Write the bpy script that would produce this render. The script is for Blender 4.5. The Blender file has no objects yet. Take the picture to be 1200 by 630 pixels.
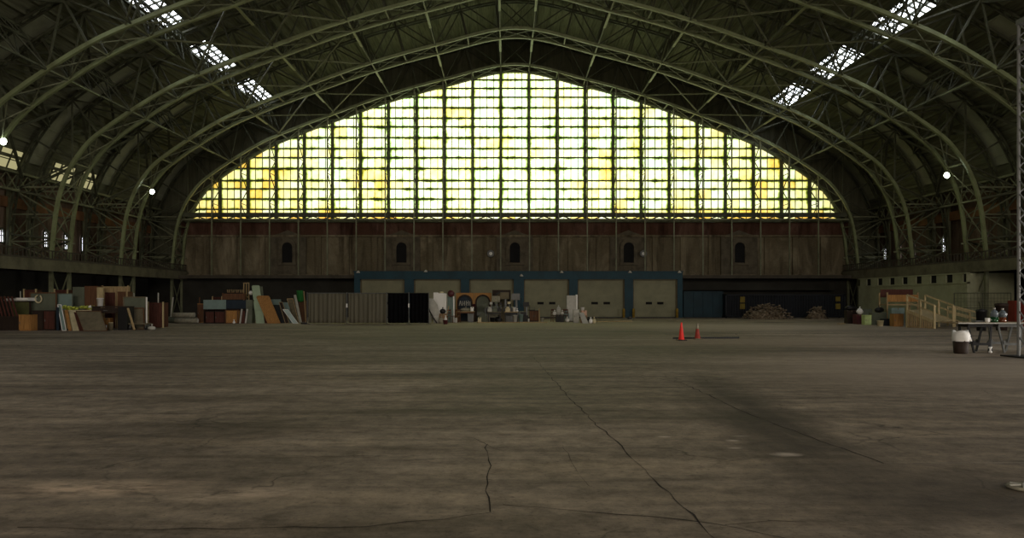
import bpy, bmesh, math, random
from mathutils import Vector, Matrix
random.seed(7)
R = math.radians
sc = bpy.context.scene
COL = sc.collection

# ------------------------------------------------------------------ camera constants (1200x630 frame, 28 mm lens)
F = 933.33; CX, CY, CZ = -0.85, 0.0, 1.6; VX, VY = 592.0, 350.0
def gx(px, Y): return CX + (px - VX) * Y / F
def gz(py, Y): return CZ + (VY - py) * Y / F
def gp(px, py, Y): return Vector((gx(px, Y), Y, gz(py, Y)))

# ------------------------------------------------------------------ mesh builder
class MB:
    def __init__(s): s.v = []; s.f = []; s.uv = None
    def add(s, vs, fs):
        n = len(s.v); s.v += [tuple(v) for v in vs]; s.f += [tuple(i + n for i in f) for f in fs]; return s
    def box(s, x0, x1, y0, y1, z0, z1, M=None):
        vs = [Vector((x, y, z)) for z in (z0, z1) for y in (y0, y1) for x in (x0, x1)]
        if M is not None: vs = [M @ v for v in vs]
        return s.add(vs, [(0,2,3,1),(4,5,7,6),(0,1,5,4),(2,6,7,3),(0,4,6,2),(1,3,7,5)])
    def bar(s, p, q, w=.1, h=None, up=None):
        p, q = Vector(p), Vector(q); d = q - p
        if d.length < 1e-6: return s
        h = w if h is None else h
        d.normalize(); up = Vector(up) if up is not None else (Vector((0,0,1)) if abs(d.z) < .95 else Vector((0,1,0)))
        a = d.cross(up).normalized(); b = a.cross(d).normalized()
        vs = []
        for c in (p, q):
            for i, j in ((-1,-1),(1,-1),(1,1),(-1,1)): vs.append(c + a*(i*w/2) + b*(j*h/2))
        return s.add(vs, [(3,2,1,0),(4,5,6,7),(0,1,5,4),(1,2,6,5),(2,3,7,6),(3,0,4,7)])
    def sweep(s, pts, w, h, side):              # rectangular section swept along pts; side = fixed width axis
        side = Vector(side).normalized(); n0 = len(s.v); N = len(pts)
        for i, p in enumerate(pts):
            t = (Vector(pts[min(i+1, N-1)]) - Vector(pts[max(i-1, 0)])).normalized(); b = side.cross(t).normalized()
            for a, c in ((-1,-1),(1,-1),(1,1),(-1,1)): s.v.append(tuple(Vector(p) + side*(a*w/2) + b*(c*h/2)))
        for i in range(N-1):
            k = n0 + 4*i
            for j in range(4): s.f.append((k+j, k+(j+1)%4, k+4+(j+1)%4, k+4+j))
        s.f.append((n0+3,n0+2,n0+1,n0)); e = n0+4*(N-1); s.f.append((e,e+1,e+2,e+3)); return s
    def tube(s, p, q, r, n=8, r2=None):
        p, q = Vector(p), Vector(q); d = (q-p).normalized(); r2 = r if r2 is None else r2
        up = Vector((0,0,1)) if abs(d.z) < .95 else Vector((1,0,0)); a = d.cross(up).normalized(); b = a.cross(d)
        vs = [p + (a*math.cos(t)+b*math.sin(t))*r for t in [2*math.pi*i/n for i in range(n)]] + [q + (a*math.cos(t)+b*math.sin(t))*r2 for t in [2*math.pi*i/n for i in range(n)]]
        return s.add(vs, [tuple(range(n))[::-1], tuple(range(n, 2*n))] + [(i,(i+1)%n,n+(i+1)%n,n+i) for i in range(n)])
    def path(s, pts, r, n=6):
        for a, b in zip(pts, pts[1:]): s.tube(a, b, r, n)
        return s
    def lathe(s, prof, n=20, c=(0,0,0), M=None):
        c = Vector(c); vs = []
        for r, z in prof:
            for i in range(n):
                t = 2*math.pi*i/n; v = Vector((r*math.cos(t), r*math.sin(t), z)); vs.append((M @ v if M is not None else v) + c)
        fs = [(k*n+i, k*n+(i+1)%n, (k+1)*n+(i+1)%n, (k+1)*n+i) for k in range(len(prof)-1) for i in range(n)]
        fs += [tuple(range(n))[::-1], tuple(range((len(prof)-1)*n, len(prof)*n))]
        return s.add(vs, fs)
    def ball(s, c, rx, ry=None, rz=None, n=10, m=7, jit=0):
        ry = rx if ry is None else ry; rz = rx if rz is None else rz; c = Vector(c)
        vs = [c + Vector((0,0,-rz))]
        for k in range(1, m):
            a = -math.pi/2 + math.pi*k/m
            for i in range(n):
                t = 2*math.pi*i/n; j = 1 + random.uniform(-jit, jit)
                vs.append(c + Vector((rx*math.cos(a)*math.cos(t)*j, ry*math.cos(a)*math.sin(t)*j, rz*math.sin(a)*j)))
        vs.append(c + Vector((0,0,rz))); T = len(vs)-1
        fs = [(0, 1+(i+1)%n, 1+i) for i in range(n)]
        fs += [(1+k*n+i, 1+k*n+(i+1)%n, 1+(k+1)*n+(i+1)%n, 1+(k+1)*n+i) for k in range(m-2) for i in range(n)]
        fs += [(1+(m-2)*n+i, 1+(m-2)*n+(i+1)%n, T) for i in range(n)]
        return s.add(vs, fs)
    def slab(s, c4, th):                           # four corners (bl, br, tr, tl), thickness away from the viewer
        c = [Vector(p) for p in c4]; n = (c[1]-c[0]).cross(c[3]-c[0]).normalized()
        if n.y > 0: n = -n
        back = [p - n*th for p in c]
        return s.add(c + back, [(0,1,2,3),(7,6,5,4),(0,4,5,1),(1,5,6,2),(2,6,7,3),(3,7,4,0)])
    def extrude_poly(s, pts2, y0, y1):             # closed (x,z) outline extruded in y
        n = len(pts2)
        return s.add([(x,y0,z) for x,z in pts2] + [(x,y1,z) for x,z in pts2], [tuple(range(n)), tuple(range(n,2*n))[::-1]] + [(i,n+i,n+(i+1)%n,(i+1)%n) for i in range(n)])

def obj(name, mb, mat, parent=None, smooth=False, bevel=0, fix=True):
    me = bpy.data.meshes.new(name); me.from_pydata(mb.v, [], mb.f)
    if fix:
        bm = bmesh.new(); bm.from_mesh(me); bmesh.ops.recalc_face_normals(bm, faces=bm.faces); bm.to_mesh(me); bm.free()
    me.update(); me.materials.append(mat)
    if smooth:
        for p in me.polygons: p.use_smooth = True
    o = bpy.data.objects.new(name, me); COL.objects.link(o)
    if parent is not None: o.parent = parent
    if bevel:
        m = o.modifiers.new('bevel', 'BEVEL'); m.width = bevel; m.segments = 2; m.limit_method = 'ANGLE'
    return o
def tag(o, label, cat, group=None):
    o['label'] = label; o['category'] = cat
    if group: o['group'] = group
    return o
def thing(name, label, cat, loc=(0,0,0), rz=0, group=None):
    o = bpy.data.objects.new(name, None); COL.objects.link(o); o.empty_display_size = .2
    o.location = loc; o.rotation_euler = (0,0,rz); return tag(o, label, cat, group)
def struct(name, mb, mat, parent=None, **k):
    o = obj(name, mb, mat, parent, **k)
    if parent is None: o['kind'] = 'structure'
    return o
def dup(root, loc, rz=None, label=None, group=None):
    r = root.copy(); COL.objects.link(r); r.location = loc
    if rz is not None: r.rotation_euler = (0,0,rz)
    if label: r['label'] = label
    if group: r['group'] = group
    for ch in list(root.children):
        c = ch.copy(); COL.objects.link(c); c.parent = r
        for g in list(ch.children):
            d = g.copy(); COL.objects.link(d); d.parent = c
    return r

# ------------------------------------------------------------------ materials
def nodes(name):
    m = bpy.data.materials.new(name); m.use_nodes = True; nt = m.node_tree; nt.nodes.clear()
    out = nt.nodes.new('ShaderNodeOutputMaterial'); return m, nt, out
def N(nt, typ, **kw):
    n = nt.nodes.new(typ)
    for k, v in kw.items():
        if k in n.inputs: n.inputs[k].default_value = v
        else: setattr(n, k, v)
    return n
def L(nt, a, b): nt.links.new(a, b)
def math_(nt, op, a, b=None, clamp=False):
    n = nt.nodes.new('ShaderNodeMath'); n.operation = op; n.use_clamp = clamp
    for i, v in enumerate((a, b)):
        if v is None: continue
        if hasattr(v, 'is_output'): nt.links.new(v, n.inputs[i])
        else: n.inputs[i].default_value = v
    return n.outputs[0]
def mixc(nt, fac, a, b, mode='MIX'):
    n = nt.nodes.new('ShaderNodeMix'); n.data_type = 'RGBA'; n.blend_type = mode
    for sock, v in ((n.inputs[0], fac), (n.inputs[6], a), (n.inputs[7], b)):
        if hasattr(v, 'is_output'): nt.links.new(v, sock)
        else: sock.default_value = v if isinstance(v, (int, float)) else (*v[:3], 1)
    return n.outputs[2]
def ramp(nt, fac, stops):
    n = nt.nodes.new('ShaderNodeValToRGB'); cr = n.color_ramp
    while len(cr.elements) < len(stops): cr.elements.new(.5)
    for e, (p, c) in zip(cr.elements, stops): e.position = p; e.color = (*c[:3], 1) if not isinstance(c, (int, float)) else (c, c, c, 1)
    nt.links.new(fac, n.inputs[0]); return n.outputs[0]
def noise(nt, vec, scale, detail=4, rough=.55, dist=0):
    n = nt.nodes.new('ShaderNodeTexNoise'); n.inputs['Scale'].default_value = scale; n.inputs['Detail'].default_value = detail
    n.inputs['Roughness'].default_value = rough; n.inputs['Distortion'].default_value = dist
    nt.links.new(vec, n.inputs['Vector']); return n.outputs[0]
def mapping(nt, vec, loc=(0,0,0), rot=(0,0,0), scale=(1,1,1)):
    n = nt.nodes.new('ShaderNodeMapping'); n.inputs['Location'].default_value = loc; n.inputs['Rotation'].default_value = rot; n.inputs['Scale'].default_value = scale
    nt.links.new(vec, n.inputs['Vector']); return n.outputs[0]
def paint(name, col, rough=.65, var=.35, scale=1.5, metal=0, stretch=(1,1,1), dark=None, spec=.3, bright=None):
    m, nt, out = nodes(name); b = N(nt, 'ShaderNodeBsdfPrincipled'); b.inputs['Roughness'].default_value = rough; b.inputs['Metallic'].default_value = metal
    b.inputs['Specular IOR Level'].default_value = spec
    tc = N(nt, 'ShaderNodeTexCoord'); v = mapping(nt, tc.outputs['Object'], scale=stretch)
    n1 = noise(nt, v, scale, 5, .65)
    d = dark if dark else tuple(c*(1-var) for c in col); br = bright or tuple(min(1, c*(1+var*.6)) for c in col)
    c = ramp(nt, n1, [(.3, d), (.55, col), (.75, br)])
    L(nt, c, b.inputs['Base Color']); L(nt, b.outputs[0], out.inputs[0]); return m
def wood(name, col, **k): return paint(name, col, rough=.7, var=.45, scale=2.2, stretch=(9,9,.7), **k)
def emit(name, col, st):
    m, nt, out = nodes(name); e = N(nt, 'ShaderNodeEmission'); e.inputs[0].default_value = (*col, 1); e.inputs[1].default_value = st
    L(nt, e.outputs[0], out.inputs[0]); return m

M = {}
M['steel'] = paint('olive painted steel', (.19,.205,.125), rough=.5, var=.4, scale=.9, dark=(.09,.085,.05))
M['chord'] = paint('pale olive chord paint', (.23,.27,.14), rough=.45, var=.3, scale=.8, dark=(.14,.15,.075))
M['steel_dark'] = paint('dull roof steel', (.085,.092,.058), rough=.6, var=.4, scale=.9, dark=(.04,.038,.022))
M['roof'] = paint('roof boarding', (.175,.18,.115), rough=.85, var=.5, scale=1.3, stretch=(6,.35,6))
M['panel_grey'] = paint('grey green soffit sheet', (.30,.31,.23), rough=.7, var=.35, scale=.5)
M['shaded_dark'] = paint('under gallery painted shade', (.035,.034,.028), rough=.9, var=.5, scale=.4)  # shade below the galleries put into a near-black colour
M['spandrel'] = paint('dark spandrel boarding', (.11,.11,.07), rough=.9, var=.4, scale=1, stretch=(4,1,.3))
M['beam'] = paint('rusty orange beam', (.22,.105,.045), rough=.7, var=.55, scale=.8)
M['fascia'] = paint('gallery fascia', (.15,.14,.09), rough=.8, var=.45, scale=1.1)
M['gallery_dark'] = paint('gallery rail paint', (.07,.06,.045), rough=.8)
M['stone'] = paint('niche stone', (.12,.102,.07), rough=.9, var=.5, scale=1.4)
M['black_void'] = paint('blackened louvre', (.010,.010,.010), rough=.9)
M['blue'] = paint('loading bay blue paint', (.004,.045,.068), rough=.55, var=.35, scale=.8)
M['door_grey'] = paint('sectional door grey', (.245,.24,.15), rough=.6, var=.22, scale=.8)
M['navy'] = paint('navy container steel', (.010,.013,.019), rough=.6, var=.4, scale=.8)
M['teal'] = paint('teal sheet', (.009,.035,.05), rough=.6, var=.4, scale=.8)
M['yellow'] = paint('yellow paint', (.3,.19,.02), rough=.6, var=.4, scale=3)
M['yellow_sign'] = paint('yellow sign', (.2,.15,.02), rough=.6, var=.3, scale=3)
M['sage'] = paint('sage office wall', (.36,.37,.24), rough=.8, var=.3, scale=.5)
M['white'] = paint('white board', (.86,.85,.82), rough=.55, var=.06, scale=2)
M['offwhite'] = paint('off white', (.5,.49,.44), rough=.7, var=.25, scale=3)
M['black'] = paint('black cloth', (.006,.006,.007), rough=.95, var=.3, scale=3, spec=.05)
M['black_plastic'] = paint('black plastic', (.012,.012,.012), rough=.5, var=.3, scale=4)
M['drape'] = paint('grey drape', (.145,.135,.098), rough=.95, var=.2, scale=1.2, stretch=(3,3,.4), spec=.05)
M['alu'] = paint('brushed aluminium', (.22,.225,.22), rough=.5, var=.2, scale=3, metal=.2)
M['grey_metal'] = paint('grey metal', (.14,.145,.14), rough=.5, var=.3, scale=3, metal=.2)
M['orange_wood'] = wood('orange varnished wood', (.4,.2,.06))
M['tan_wood'] = wood('tan timber', (.40,.29,.15))
M['pale_wood'] = wood('pale new timber', (.5,.4,.22))
M['brown_wood'] = wood('brown wood', (.13,.06,.028))
M['red_wood'] = wood('red brown wood', (.085,.027,.018))
M['dark_wood'] = wood('dark brown wood', (.03,.018,.012))
M['grey_green'] = paint('grey green laminate', (.125,.14,.10), rough=.6, var=.25)
M['blue_grey'] = paint('blue grey laminate', (.2,.28,.26), rough=.6, var=.2)
M['pale_green'] = paint('pale green paint', (.38,.48,.33), rough=.6, var=.2)
M['light_blue'] = paint('light blue paint', (.5,.62,.6), rough=.6, var=.15)
M['deep_green'] = paint('deep green cloth', (.02,.16,.03), rough=.8, var=.3)
M['olive'] = paint('olive board', (.085,.09,.03), rough=.7, var=.35)
M['khaki'] = paint('khaki board', (.16,.135,.085), rough=.85, var=.3, scale=3)
M['cream'] = paint('cream board', (.62,.54,.33), rough=.6, var=.25)
M['red'] = paint('faded red', (.2,.025,.015), rough=.6, var=.3)
M['cone_red'] = paint('bright cone red', (.85,.03,.02), rough=.45, var=.12, scale=4)
M['cone_old'] = paint('weathered cone red', (.32,.04,.025), rough=.6, var=.3, scale=8)
M['pink'] = paint('pinkish cardboard', (.6,.38,.28), rough=.8, var=.15)
M['card'] = paint('brown cardboard', (.28,.18,.1), rough=.85, var=.2)
M['hi_vis'] = paint('pale lime plastic', (.55,.68,.3), rough=.5, var=.3, scale=5)
M['lime'] = paint('yellow green foil', (.5,.55,.08), rough=.5, var=.6, scale=12, dark=(.03,.05,.02))
M['sack'] = paint('pale grey sacking', (.3,.28,.21), rough=.95, var=.4, scale=5)
M['maroon'] = paint('maroon plastic', (.1,.025,.03), rough=.4)
M['blue_dark'] = paint('dark blue board', (.012,.024,.04), rough=.6)
M['green_liquid'] = paint('green liquid', (.015,.07,.025), rough=.15)
M['orange_liquid'] = paint('orange liquid', (.16,.05,.02), rough=.15)
M['clear_plastic'] = paint('cloudy clear plastic', (.16,.19,.21), rough=.25, var=.2)
M['lamp_lens'] = emit('lit floodlight lens', (.86,1,.74), 14)
M['small_window'] = emit('bright daylight pane', (.9,.92,1.0), 2.2)
M['clerestory'] = emit('dim yellow clerestory pane', (.66,.6,.3), .6)
M['sky_glass'] = emit('skylight daylight', (.88,.93,1.0), 5.5)

def brick_mat(name, c1, c2, mortar, axis='x', sc_=3.2):
    m, nt, out = nodes(name); b = N(nt, 'ShaderNodeBsdfPrincipled'); b.inputs['Roughness'].default_value = .9; b.inputs['Specular IOR Level'].default_value = .15
    tc = N(nt, 'ShaderNodeTexCoord'); sp = N(nt, 'ShaderNodeSeparateXYZ'); L(nt, tc.outputs['Object'], sp.inputs[0])
    cb = N(nt, 'ShaderNodeCombineXYZ'); L(nt, sp.outputs[0 if axis == 'x' else 1], cb.inputs[0]); L(nt, sp.outputs[2], cb.inputs[1])
    br = N(nt, 'ShaderNodeTexBrick'); br.inputs['Scale'].default_value = sc_; br.inputs['Color1'].default_value = (*c1,1); br.inputs['Color2'].default_value = (*c2,1)
    br.inputs['Mortar'].default_value = (*mortar,1); br.inputs['Mortar Size'].default_value = .015; L(nt, cb.outputs[0], br.inputs['Vector'])
    st = noise(nt, mapping(nt, tc.outputs['Object'], scale=(.5,.5,.22)), 1.0, 6, .7, .6)
    pale = ramp(nt, st, [(.38, 0.0), (.52, .2), (.66, 1.0)])
    c = mixc(nt, pale, br.outputs[0], tuple(min(1, x*1.7+.03) for x in c2))
    st2 = noise(nt, mapping(nt, tc.outputs['Object'], scale=(.9,.9,.12), loc=(3,1,7)), 1.2, 5, .65, .3)
    dk = ramp(nt, st2, [(.3, (.3,.27,.25)), (.5, (1,1,1)), (.8, (1.0,.95,.9))])
    c = mixc(nt, 1.0, c, dk, 'MULTIPLY')
    L(nt, c, b.inputs['Base Color']); L(nt, b.outputs[0], out.inputs[0]); return m
M['brick'] = brick_mat('old end wall brick', (.115,.092,.055), (.14,.118,.074), (.115,.102,.07), 'x')
M['brick_red'] = brick_mat('reddish upper brick band', (.085,.038,.024), (.07,.033,.021), (.05,.034,.024), 'x')
M['brick_side'] = brick_mat('side wall brick', (.13,.075,.05), (.15,.11,.075), (.10,.08,.06), 'y')

def glass_mat(name, strength, tint=None):
    m, nt, out = nodes(name); e = N(nt, 'ShaderNodeEmission')
    tc = N(nt, 'ShaderNodeTexCoord'); uv = tc.outputs['UV']; ob = tc.outputs['Object']
    sp = N(nt, 'ShaderNodeSeparateXYZ'); L(nt, uv, sp.inputs[0]); u, v = sp.outputs[0], sp.outputs[1]
    so = N(nt, 'ShaderNodeSeparateXYZ'); L(nt, ob, so.inputs[0])
    wob = math_(nt, 'MULTIPLY', math_(nt, 'SUBTRACT', noise(nt, ob, .8, 5, .75), .5), .55)
    fv = math_(nt, 'FRACT', v); fu = math_(nt, 'FRACT', u)
    ev = math_(nt, 'MINIMUM', fv, math_(nt, 'SUBTRACT', 1.0, fv))          # 0 at the row bars, .5 mid pane
    eu = math_(nt, 'MINIMUM', fu, math_(nt, 'SUBTRACT', 1.0, fu))
    gv = math_(nt, 'ADD', ev, wob); gu = math_(nt, 'ADD', math_(nt, 'MULTIPLY', eu, 2.2), wob)
    cv = ramp(nt, gv, [(.02, .03), (.06, .30), (.12, .8), (.22, 1.0)]); cu = ramp(nt, gu, [(.03, .05), (.10, .40), (.24, 1.0)])
    f4 = math_(nt, 'FRACT', math_(nt, 'MULTIPLY', u, 4.0)); e4 = math_(nt, 'MINIMUM', f4, math_(nt, 'SUBTRACT', 1.0, f4)); c4 = ramp(nt, math_(nt, 'ADD', e4, wob), [(.0, .75), (.1, 1.0)])
    grime = math_(nt, 'MULTIPLY', math_(nt, 'MULTIPLY', cv, cu), c4)
    # pane by pane tint
    fl = N(nt, 'ShaderNodeCombineXYZ'); L(nt, math_(nt, 'FLOOR', math_(nt, 'MULTIPLY', u, 2.0)), fl.inputs[0]); L(nt, math_(nt, 'FLOOR', v), fl.inputs[1])
    wn = N(nt, 'ShaderNodeTexWhiteNoise'); wn.noise_dimensions = '2D'; L(nt, fl.outputs[0], wn.inputs['Vector'])
    big = noise(nt, mapping(nt, ob, scale=(.30,1,.20), loc=(5,0,2)), 1.0, 4, .6, .4)
    ax = math_(nt, 'DIVIDE', math_(nt, 'ABSOLUTE', so.outputs[0]), 28.0)
    low = math_(nt, 'SUBTRACT', 1.0, math_(nt, 'DIVIDE', math_(nt, 'SUBTRACT', so.outputs[2], 8.5), 1.4), True)
    rust = math_(nt, 'ADD', math_(nt, 'MULTIPLY', math_(nt, 'POWER', ax, 1.5), .17), math_(nt, 'MULTIPLY', wn.outputs[0], .27))
    rust = math_(nt, 'ADD', rust, math_(nt, 'MULTIPLY', big, .62)); rust = math_(nt, 'ADD', rust, math_(nt, 'MULTIPLY', low, .16))
    col = ramp(nt, rust, [(.30, (.80,1.0,.62)), (.48, (.98,1.0,.60)), (.61, (1.0,.92,.36)), (.72, (.98,.62,.11)), (.86, (.65,.3,.04))])
    fine = ramp(nt, noise(nt, ob, 3.0, 4, .6), [(.25, .7), (.55, 1.0)])
    col = mixc(nt, 1.0, col, fine, 'MULTIPLY')
    green = mixc(nt, 1.0, col, ramp(nt, grime, [(.0, (.012,.02,.004)), (.35, (.14,.2,.045)), (.7, (.55,.66,.32)), (1.0, (1,1,1))]), 'MULTIPLY')
    if tint: green = mixc(nt, 1.0, green, tint, 'MULTIPLY')
    side = math_(nt, 'SUBTRACT', 1.0, math_(nt, 'MULTIPLY', math_(nt, 'POWER', ax, 1.6), .5))
    L(nt, green, e.inputs[0]); L(nt, math_(nt, 'MULTIPLY', side, strength), e.inputs[1]); L(nt, e.outputs[0], out.inputs[0]); return m
M['great_glass'] = glass_mat('stained great window glass', 2.4)
M['rear_glass'] = emit('bright rear window glass', (1,.87,.72), 12.5)

def floor_mat():
    m, nt, out = nodes('worn brown concrete floor'); b = N(nt, 'ShaderNodeBsdfPrincipled'); b.inputs['Specular IOR Level'].default_value = .22
    tc = N(nt, 'ShaderNodeTexCoord'); o = tc.outputs['Object']
    big = noise(nt, mapping(nt, o, scale=(.10,.22,1), rot=(0,0,.12)), 1.0, 6, .62, .7)
    streak = noise(nt, mapping(nt, o, scale=(.16,1.3,1), rot=(0,0,.16)), 1.0, 7, .68, .4)
    fine = noise(nt, o, 3.0, 10, .78)
    speck = noise(nt, o, 22.0, 4, .65)
    c = ramp(nt, big, [(.30, (.13,.107,.081)), (.5, (.255,.21,.16)), (.70, (.40,.335,.26))])
    c = mixc(nt, 1.0, c, ramp(nt, streak, [(.30, (.50,.48,.45)), (.5, (1,1,1)), (.68, (1.4,1.37,1.3))]), 'MULTIPLY')
    c = mixc(nt, 1.0, c, ramp(nt, fine, [(.32, (.5,.49,.48)), (.5, (1,1,1)), (.66, (1.45,1.42,1.36))]), 'MULTIPLY')
    c = mixc(nt, 1.0, c, ramp(nt, speck, [(.28, (.45,.45,.45)), (.42, (1,1,1)), (.68, (1.05,1.05,1.05)), (.76, (1.7,1.65,1.55))]), 'MULTIPLY')
    vo = N(nt, 'ShaderNodeTexVoronoi'); vo.feature = 'DISTANCE_TO_EDGE'; vo.inputs['Scale'].default_value = .55
    wv = N(nt, 'ShaderNodeTexNoise'); wv.inputs['Scale'].default_value = 1.6; wv.inputs['Detail'].default_value = 6; L(nt, o, wv.inputs['Vector'])
    wm = N(nt, 'ShaderNodeVectorMath'); wm.operation = 'MULTIPLY_ADD'; L(nt, wv.outputs['Color'], wm.inputs[0]); wm.inputs[1].default_value = (.8,.8,0); L(nt, o, wm.inputs[2]); L(nt, wm.outputs[0], vo.inputs['Vector'])
    hair = ramp(nt, vo.outputs['Distance'], [(.0, .75), (.012, 0.0)])
    hair = math_(nt, 'MULTIPLY', hair, ramp(nt, noise(nt, o, .35, 3), [(.5, 0.0), (.62, 1.0)]))
    c = mixc(nt, hair, c, (.05,.042,.033))
    scr = noise(nt, mapping(nt, o, scale=(.05,2.6,1), rot=(0,0,.30)), 1.0, 4, .6, .15)
    c = mixc(nt, ramp(nt, scr, [(.63, 0.0), (.72, .38)]), c, (.42,.365,.30))
    rg = noise(nt, mapping(nt, o, scale=(2.2,5,1), rot=(0,0,.5)), 1.0, 7, .7)
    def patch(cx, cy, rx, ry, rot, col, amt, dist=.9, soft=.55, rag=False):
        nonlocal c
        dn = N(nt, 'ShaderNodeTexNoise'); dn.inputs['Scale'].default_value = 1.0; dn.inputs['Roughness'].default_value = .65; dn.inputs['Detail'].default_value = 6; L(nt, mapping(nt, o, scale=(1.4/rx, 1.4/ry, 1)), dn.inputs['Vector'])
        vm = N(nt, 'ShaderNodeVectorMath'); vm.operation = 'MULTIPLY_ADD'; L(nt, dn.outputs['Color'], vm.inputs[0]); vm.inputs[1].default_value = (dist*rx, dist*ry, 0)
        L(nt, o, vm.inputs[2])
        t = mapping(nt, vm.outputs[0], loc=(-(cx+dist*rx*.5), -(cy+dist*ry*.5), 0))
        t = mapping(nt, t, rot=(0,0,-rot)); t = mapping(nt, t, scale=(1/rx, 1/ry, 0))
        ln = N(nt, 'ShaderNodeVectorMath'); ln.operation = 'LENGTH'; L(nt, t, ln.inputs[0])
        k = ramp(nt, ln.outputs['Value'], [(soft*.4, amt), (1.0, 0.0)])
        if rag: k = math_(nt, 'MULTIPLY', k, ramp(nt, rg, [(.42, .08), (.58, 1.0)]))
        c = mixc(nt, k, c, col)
    patch(2.55, 10.8, .85, 7.5, -.13, (.06,.05,.04), .8)          # oil darkened band along the long crack
    patch(3.0, 6.6, 1.6, 1.6, 0, (.065,.053,.042), .7)
    patch(-4.3, 6.72, 1.1, .42, .0, (.75,.57,.41), .9, rag=True)              # pale spill, lower left
    patch(-3.0, 6.55, .75, .3, .2, (.7,.55,.41), .75, rag=True)
    patch(2.05, 8.2, .20, .14, 0, (.7,.6,.5), .7); patch(1.72, 9.0, .09, .06, 0, (.7,.6,.5), .8); patch(1.0, 9.25, .10, .06, 0, (.7,.6,.5), .8)
    patch(1.62, 8.55, .10, .05, 0, (.7,.6,.5), .7); patch(1.9, 9.3, .13, .06, 0, (.4,.36,.3), .7)
    patch(.2, 57.5, 9.5, 1.6, 0, (.6,.5,.33), .65); patch(12, 46, 13, 9, 0, (.58,.475,.37), .65); patch(-4, 52, 16, 9, 0, (.60,.51,.35), .7); patch(9, 19, 7, 7, 0, (.52,.425,.33), .6)  # lighter right and far zones: stronger light put into the floor colour
    patch(9, 30, 8, 6, 0, (.45,.355,.26), .55); patch(-7.0, 5.3, 6.5, .14, .0, (.06,.05,.04), .6)  # first patch also brightens the right floor by colour
    L(nt, c, b.inputs['Base Color'])
    L(nt, ramp(nt, big, [(.3, .62), (.7, .85)]), b.inputs['Roughness'])
    bp = N(nt, 'ShaderNodeBump'); bp.inputs['Strength'].default_value = .25; bp.inputs['Distance'].default_value = .02; L(nt, fine, bp.inputs['Height']); L(nt, bp.outputs[0], b.inputs['Normal'])
    L(nt, b.outputs[0], out.inputs[0]); return m
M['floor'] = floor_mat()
M['crack'] = paint('dirt filled crack', (.035,.029,.023), rough=.95, var=.4, scale=6)

# ------------------------------------------------------------------ arch geometry
PR = [(-6.05,20.3),(0,21.62),(6.05,20.35),(11.1,18.95),(15.9,17.25),(18.7,16.2),(22.2,14.65),(26.2,12.05),(27.6,10.6),(28.4,9.2),(28.95,7.3),(29.3,4.1),(29.5,2)]
DENSE = []
for i in range(1, len(PR)-2):
    p0, p1, p2, p3 = [Vector(PR[j]) for j in (i-1, i, i+1, i+2)]
    for k in range(24):
        t = k/24; DENSE.append(.5*((2*p1)+(-p0+p2)*t+(2*p0-5*p1+4*p2-p3)*t*t+(-p0+3*p1-3*p2+p3)*t**3))
DENSE.append(Vector(PR[-2]))
ARC = [0]
for a, b in zip(DENSE, DENSE[1:]): ARC.append(ARC[-1]+(b-a).length)
STOT = ARC[-1]
def prof(s, off=0, side=1):                      # point on the rib line at arc length s from the crown, pushed outward by off
    s = max(0, min(STOT, s)); i = 0
    while i < len(ARC)-2 and ARC[i+1] < s: i += 1
    t = (s-ARC[i])/max(1e-9, ARC[i+1]-ARC[i]); p = DENSE[i].lerp(DENSE[i+1], t)
    j0, j1 = max(0, i-6), min(len(DENSE)-1, i+7); d = (DENSE[j1]-DENSE[j0]).normalized(); n = Vector((-d.y, d.x))
    if n.x < -1e-6 or (n.x < .02 and n.y < 0): n = -n
    if s < 1.0: n = n.lerp(Vector((0,1)), 1-s/1.0).normalized()
    q = p + n*off; return Vector((side*q.x, q.y))
def arch_h(x):
    x = abs(x)
    for a, b in zip(DENSE, DENSE[1:]):
        if a.x <= x <= b.x: return a.y + (b.y-a.y)*(x-a.x)/max(1e-9, b.x-a.x)
    return 0
def s_of_x(x):
    for i, (a, b) in enumerate(zip(DENSE, DENSE[1:])):
        if a.x <= x <= b.x: return ARC[i] + (x-a.x)/(b.x-a.x)*(ARC[i+1]-ARC[i])
    return STOT
OUT = 2.7; ROOF = 3.05; WX = 32.25; YF, YB = 70.6, -42.0
NODES = [1.235 + 2.46*k for k in range(16) if 1.235 + 2.46*k < STOT-.3] + [STOT]
PAIRS = [68.0, 58.9, 49.9, 40.8, 31.7, 22.6]; GAP = 2.05

# ------------------------------------------------------------------ setting: floor
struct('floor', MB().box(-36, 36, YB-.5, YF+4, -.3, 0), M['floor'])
FL = bpy.data.objects['floor']
def crack(pts, w):
    mb = MB(); P = []
    for a, b in zip(pts, pts[1:]):
        n = max(2, int((Vector(b)-Vector(a)).length/.22))
        for k in range(n): P.append(Vector(a).lerp(Vector(b), k/n))
    P.append(Vector(pts[-1])); vs = []; fs = []
    for i, p in enumerate(P):
        d = (P[min(i+1, len(P)-1)]-P[max(0, i-1)]).normalized(); nn = Vector((-d.y, d.x)); j = random.uniform(-.5, .5)*.05; ww = w*random.uniform(.1, .75)
        for sgn in (-1, 1):
            q = p + nn*(j + sgn*ww/2); vs.append((q.x, q.y, .004))
    for i in range(len(P)-1): fs.append((2*i, 2*i+2, 2*i+3, 2*i+1))
    obj('crack', mb.add(vs, fs), M['crack'], FL)
def gnd(px, py): Y = CZ*F/(py-VY); return (gx(px, Y), Y)
crack([gnd(625,418), gnd(660,458), gnd(700,498), gnd(757,550), gnd(820,613), gnd(850,640)], .028)
crack([gnd(570,520), gnd(574,552), gnd(570,575), gnd(572,600)], .018)
crack([gnd(590,591), gnd(680,598), gnd(800,610), gnd(870,619), gnd(935,634)], .030)
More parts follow.
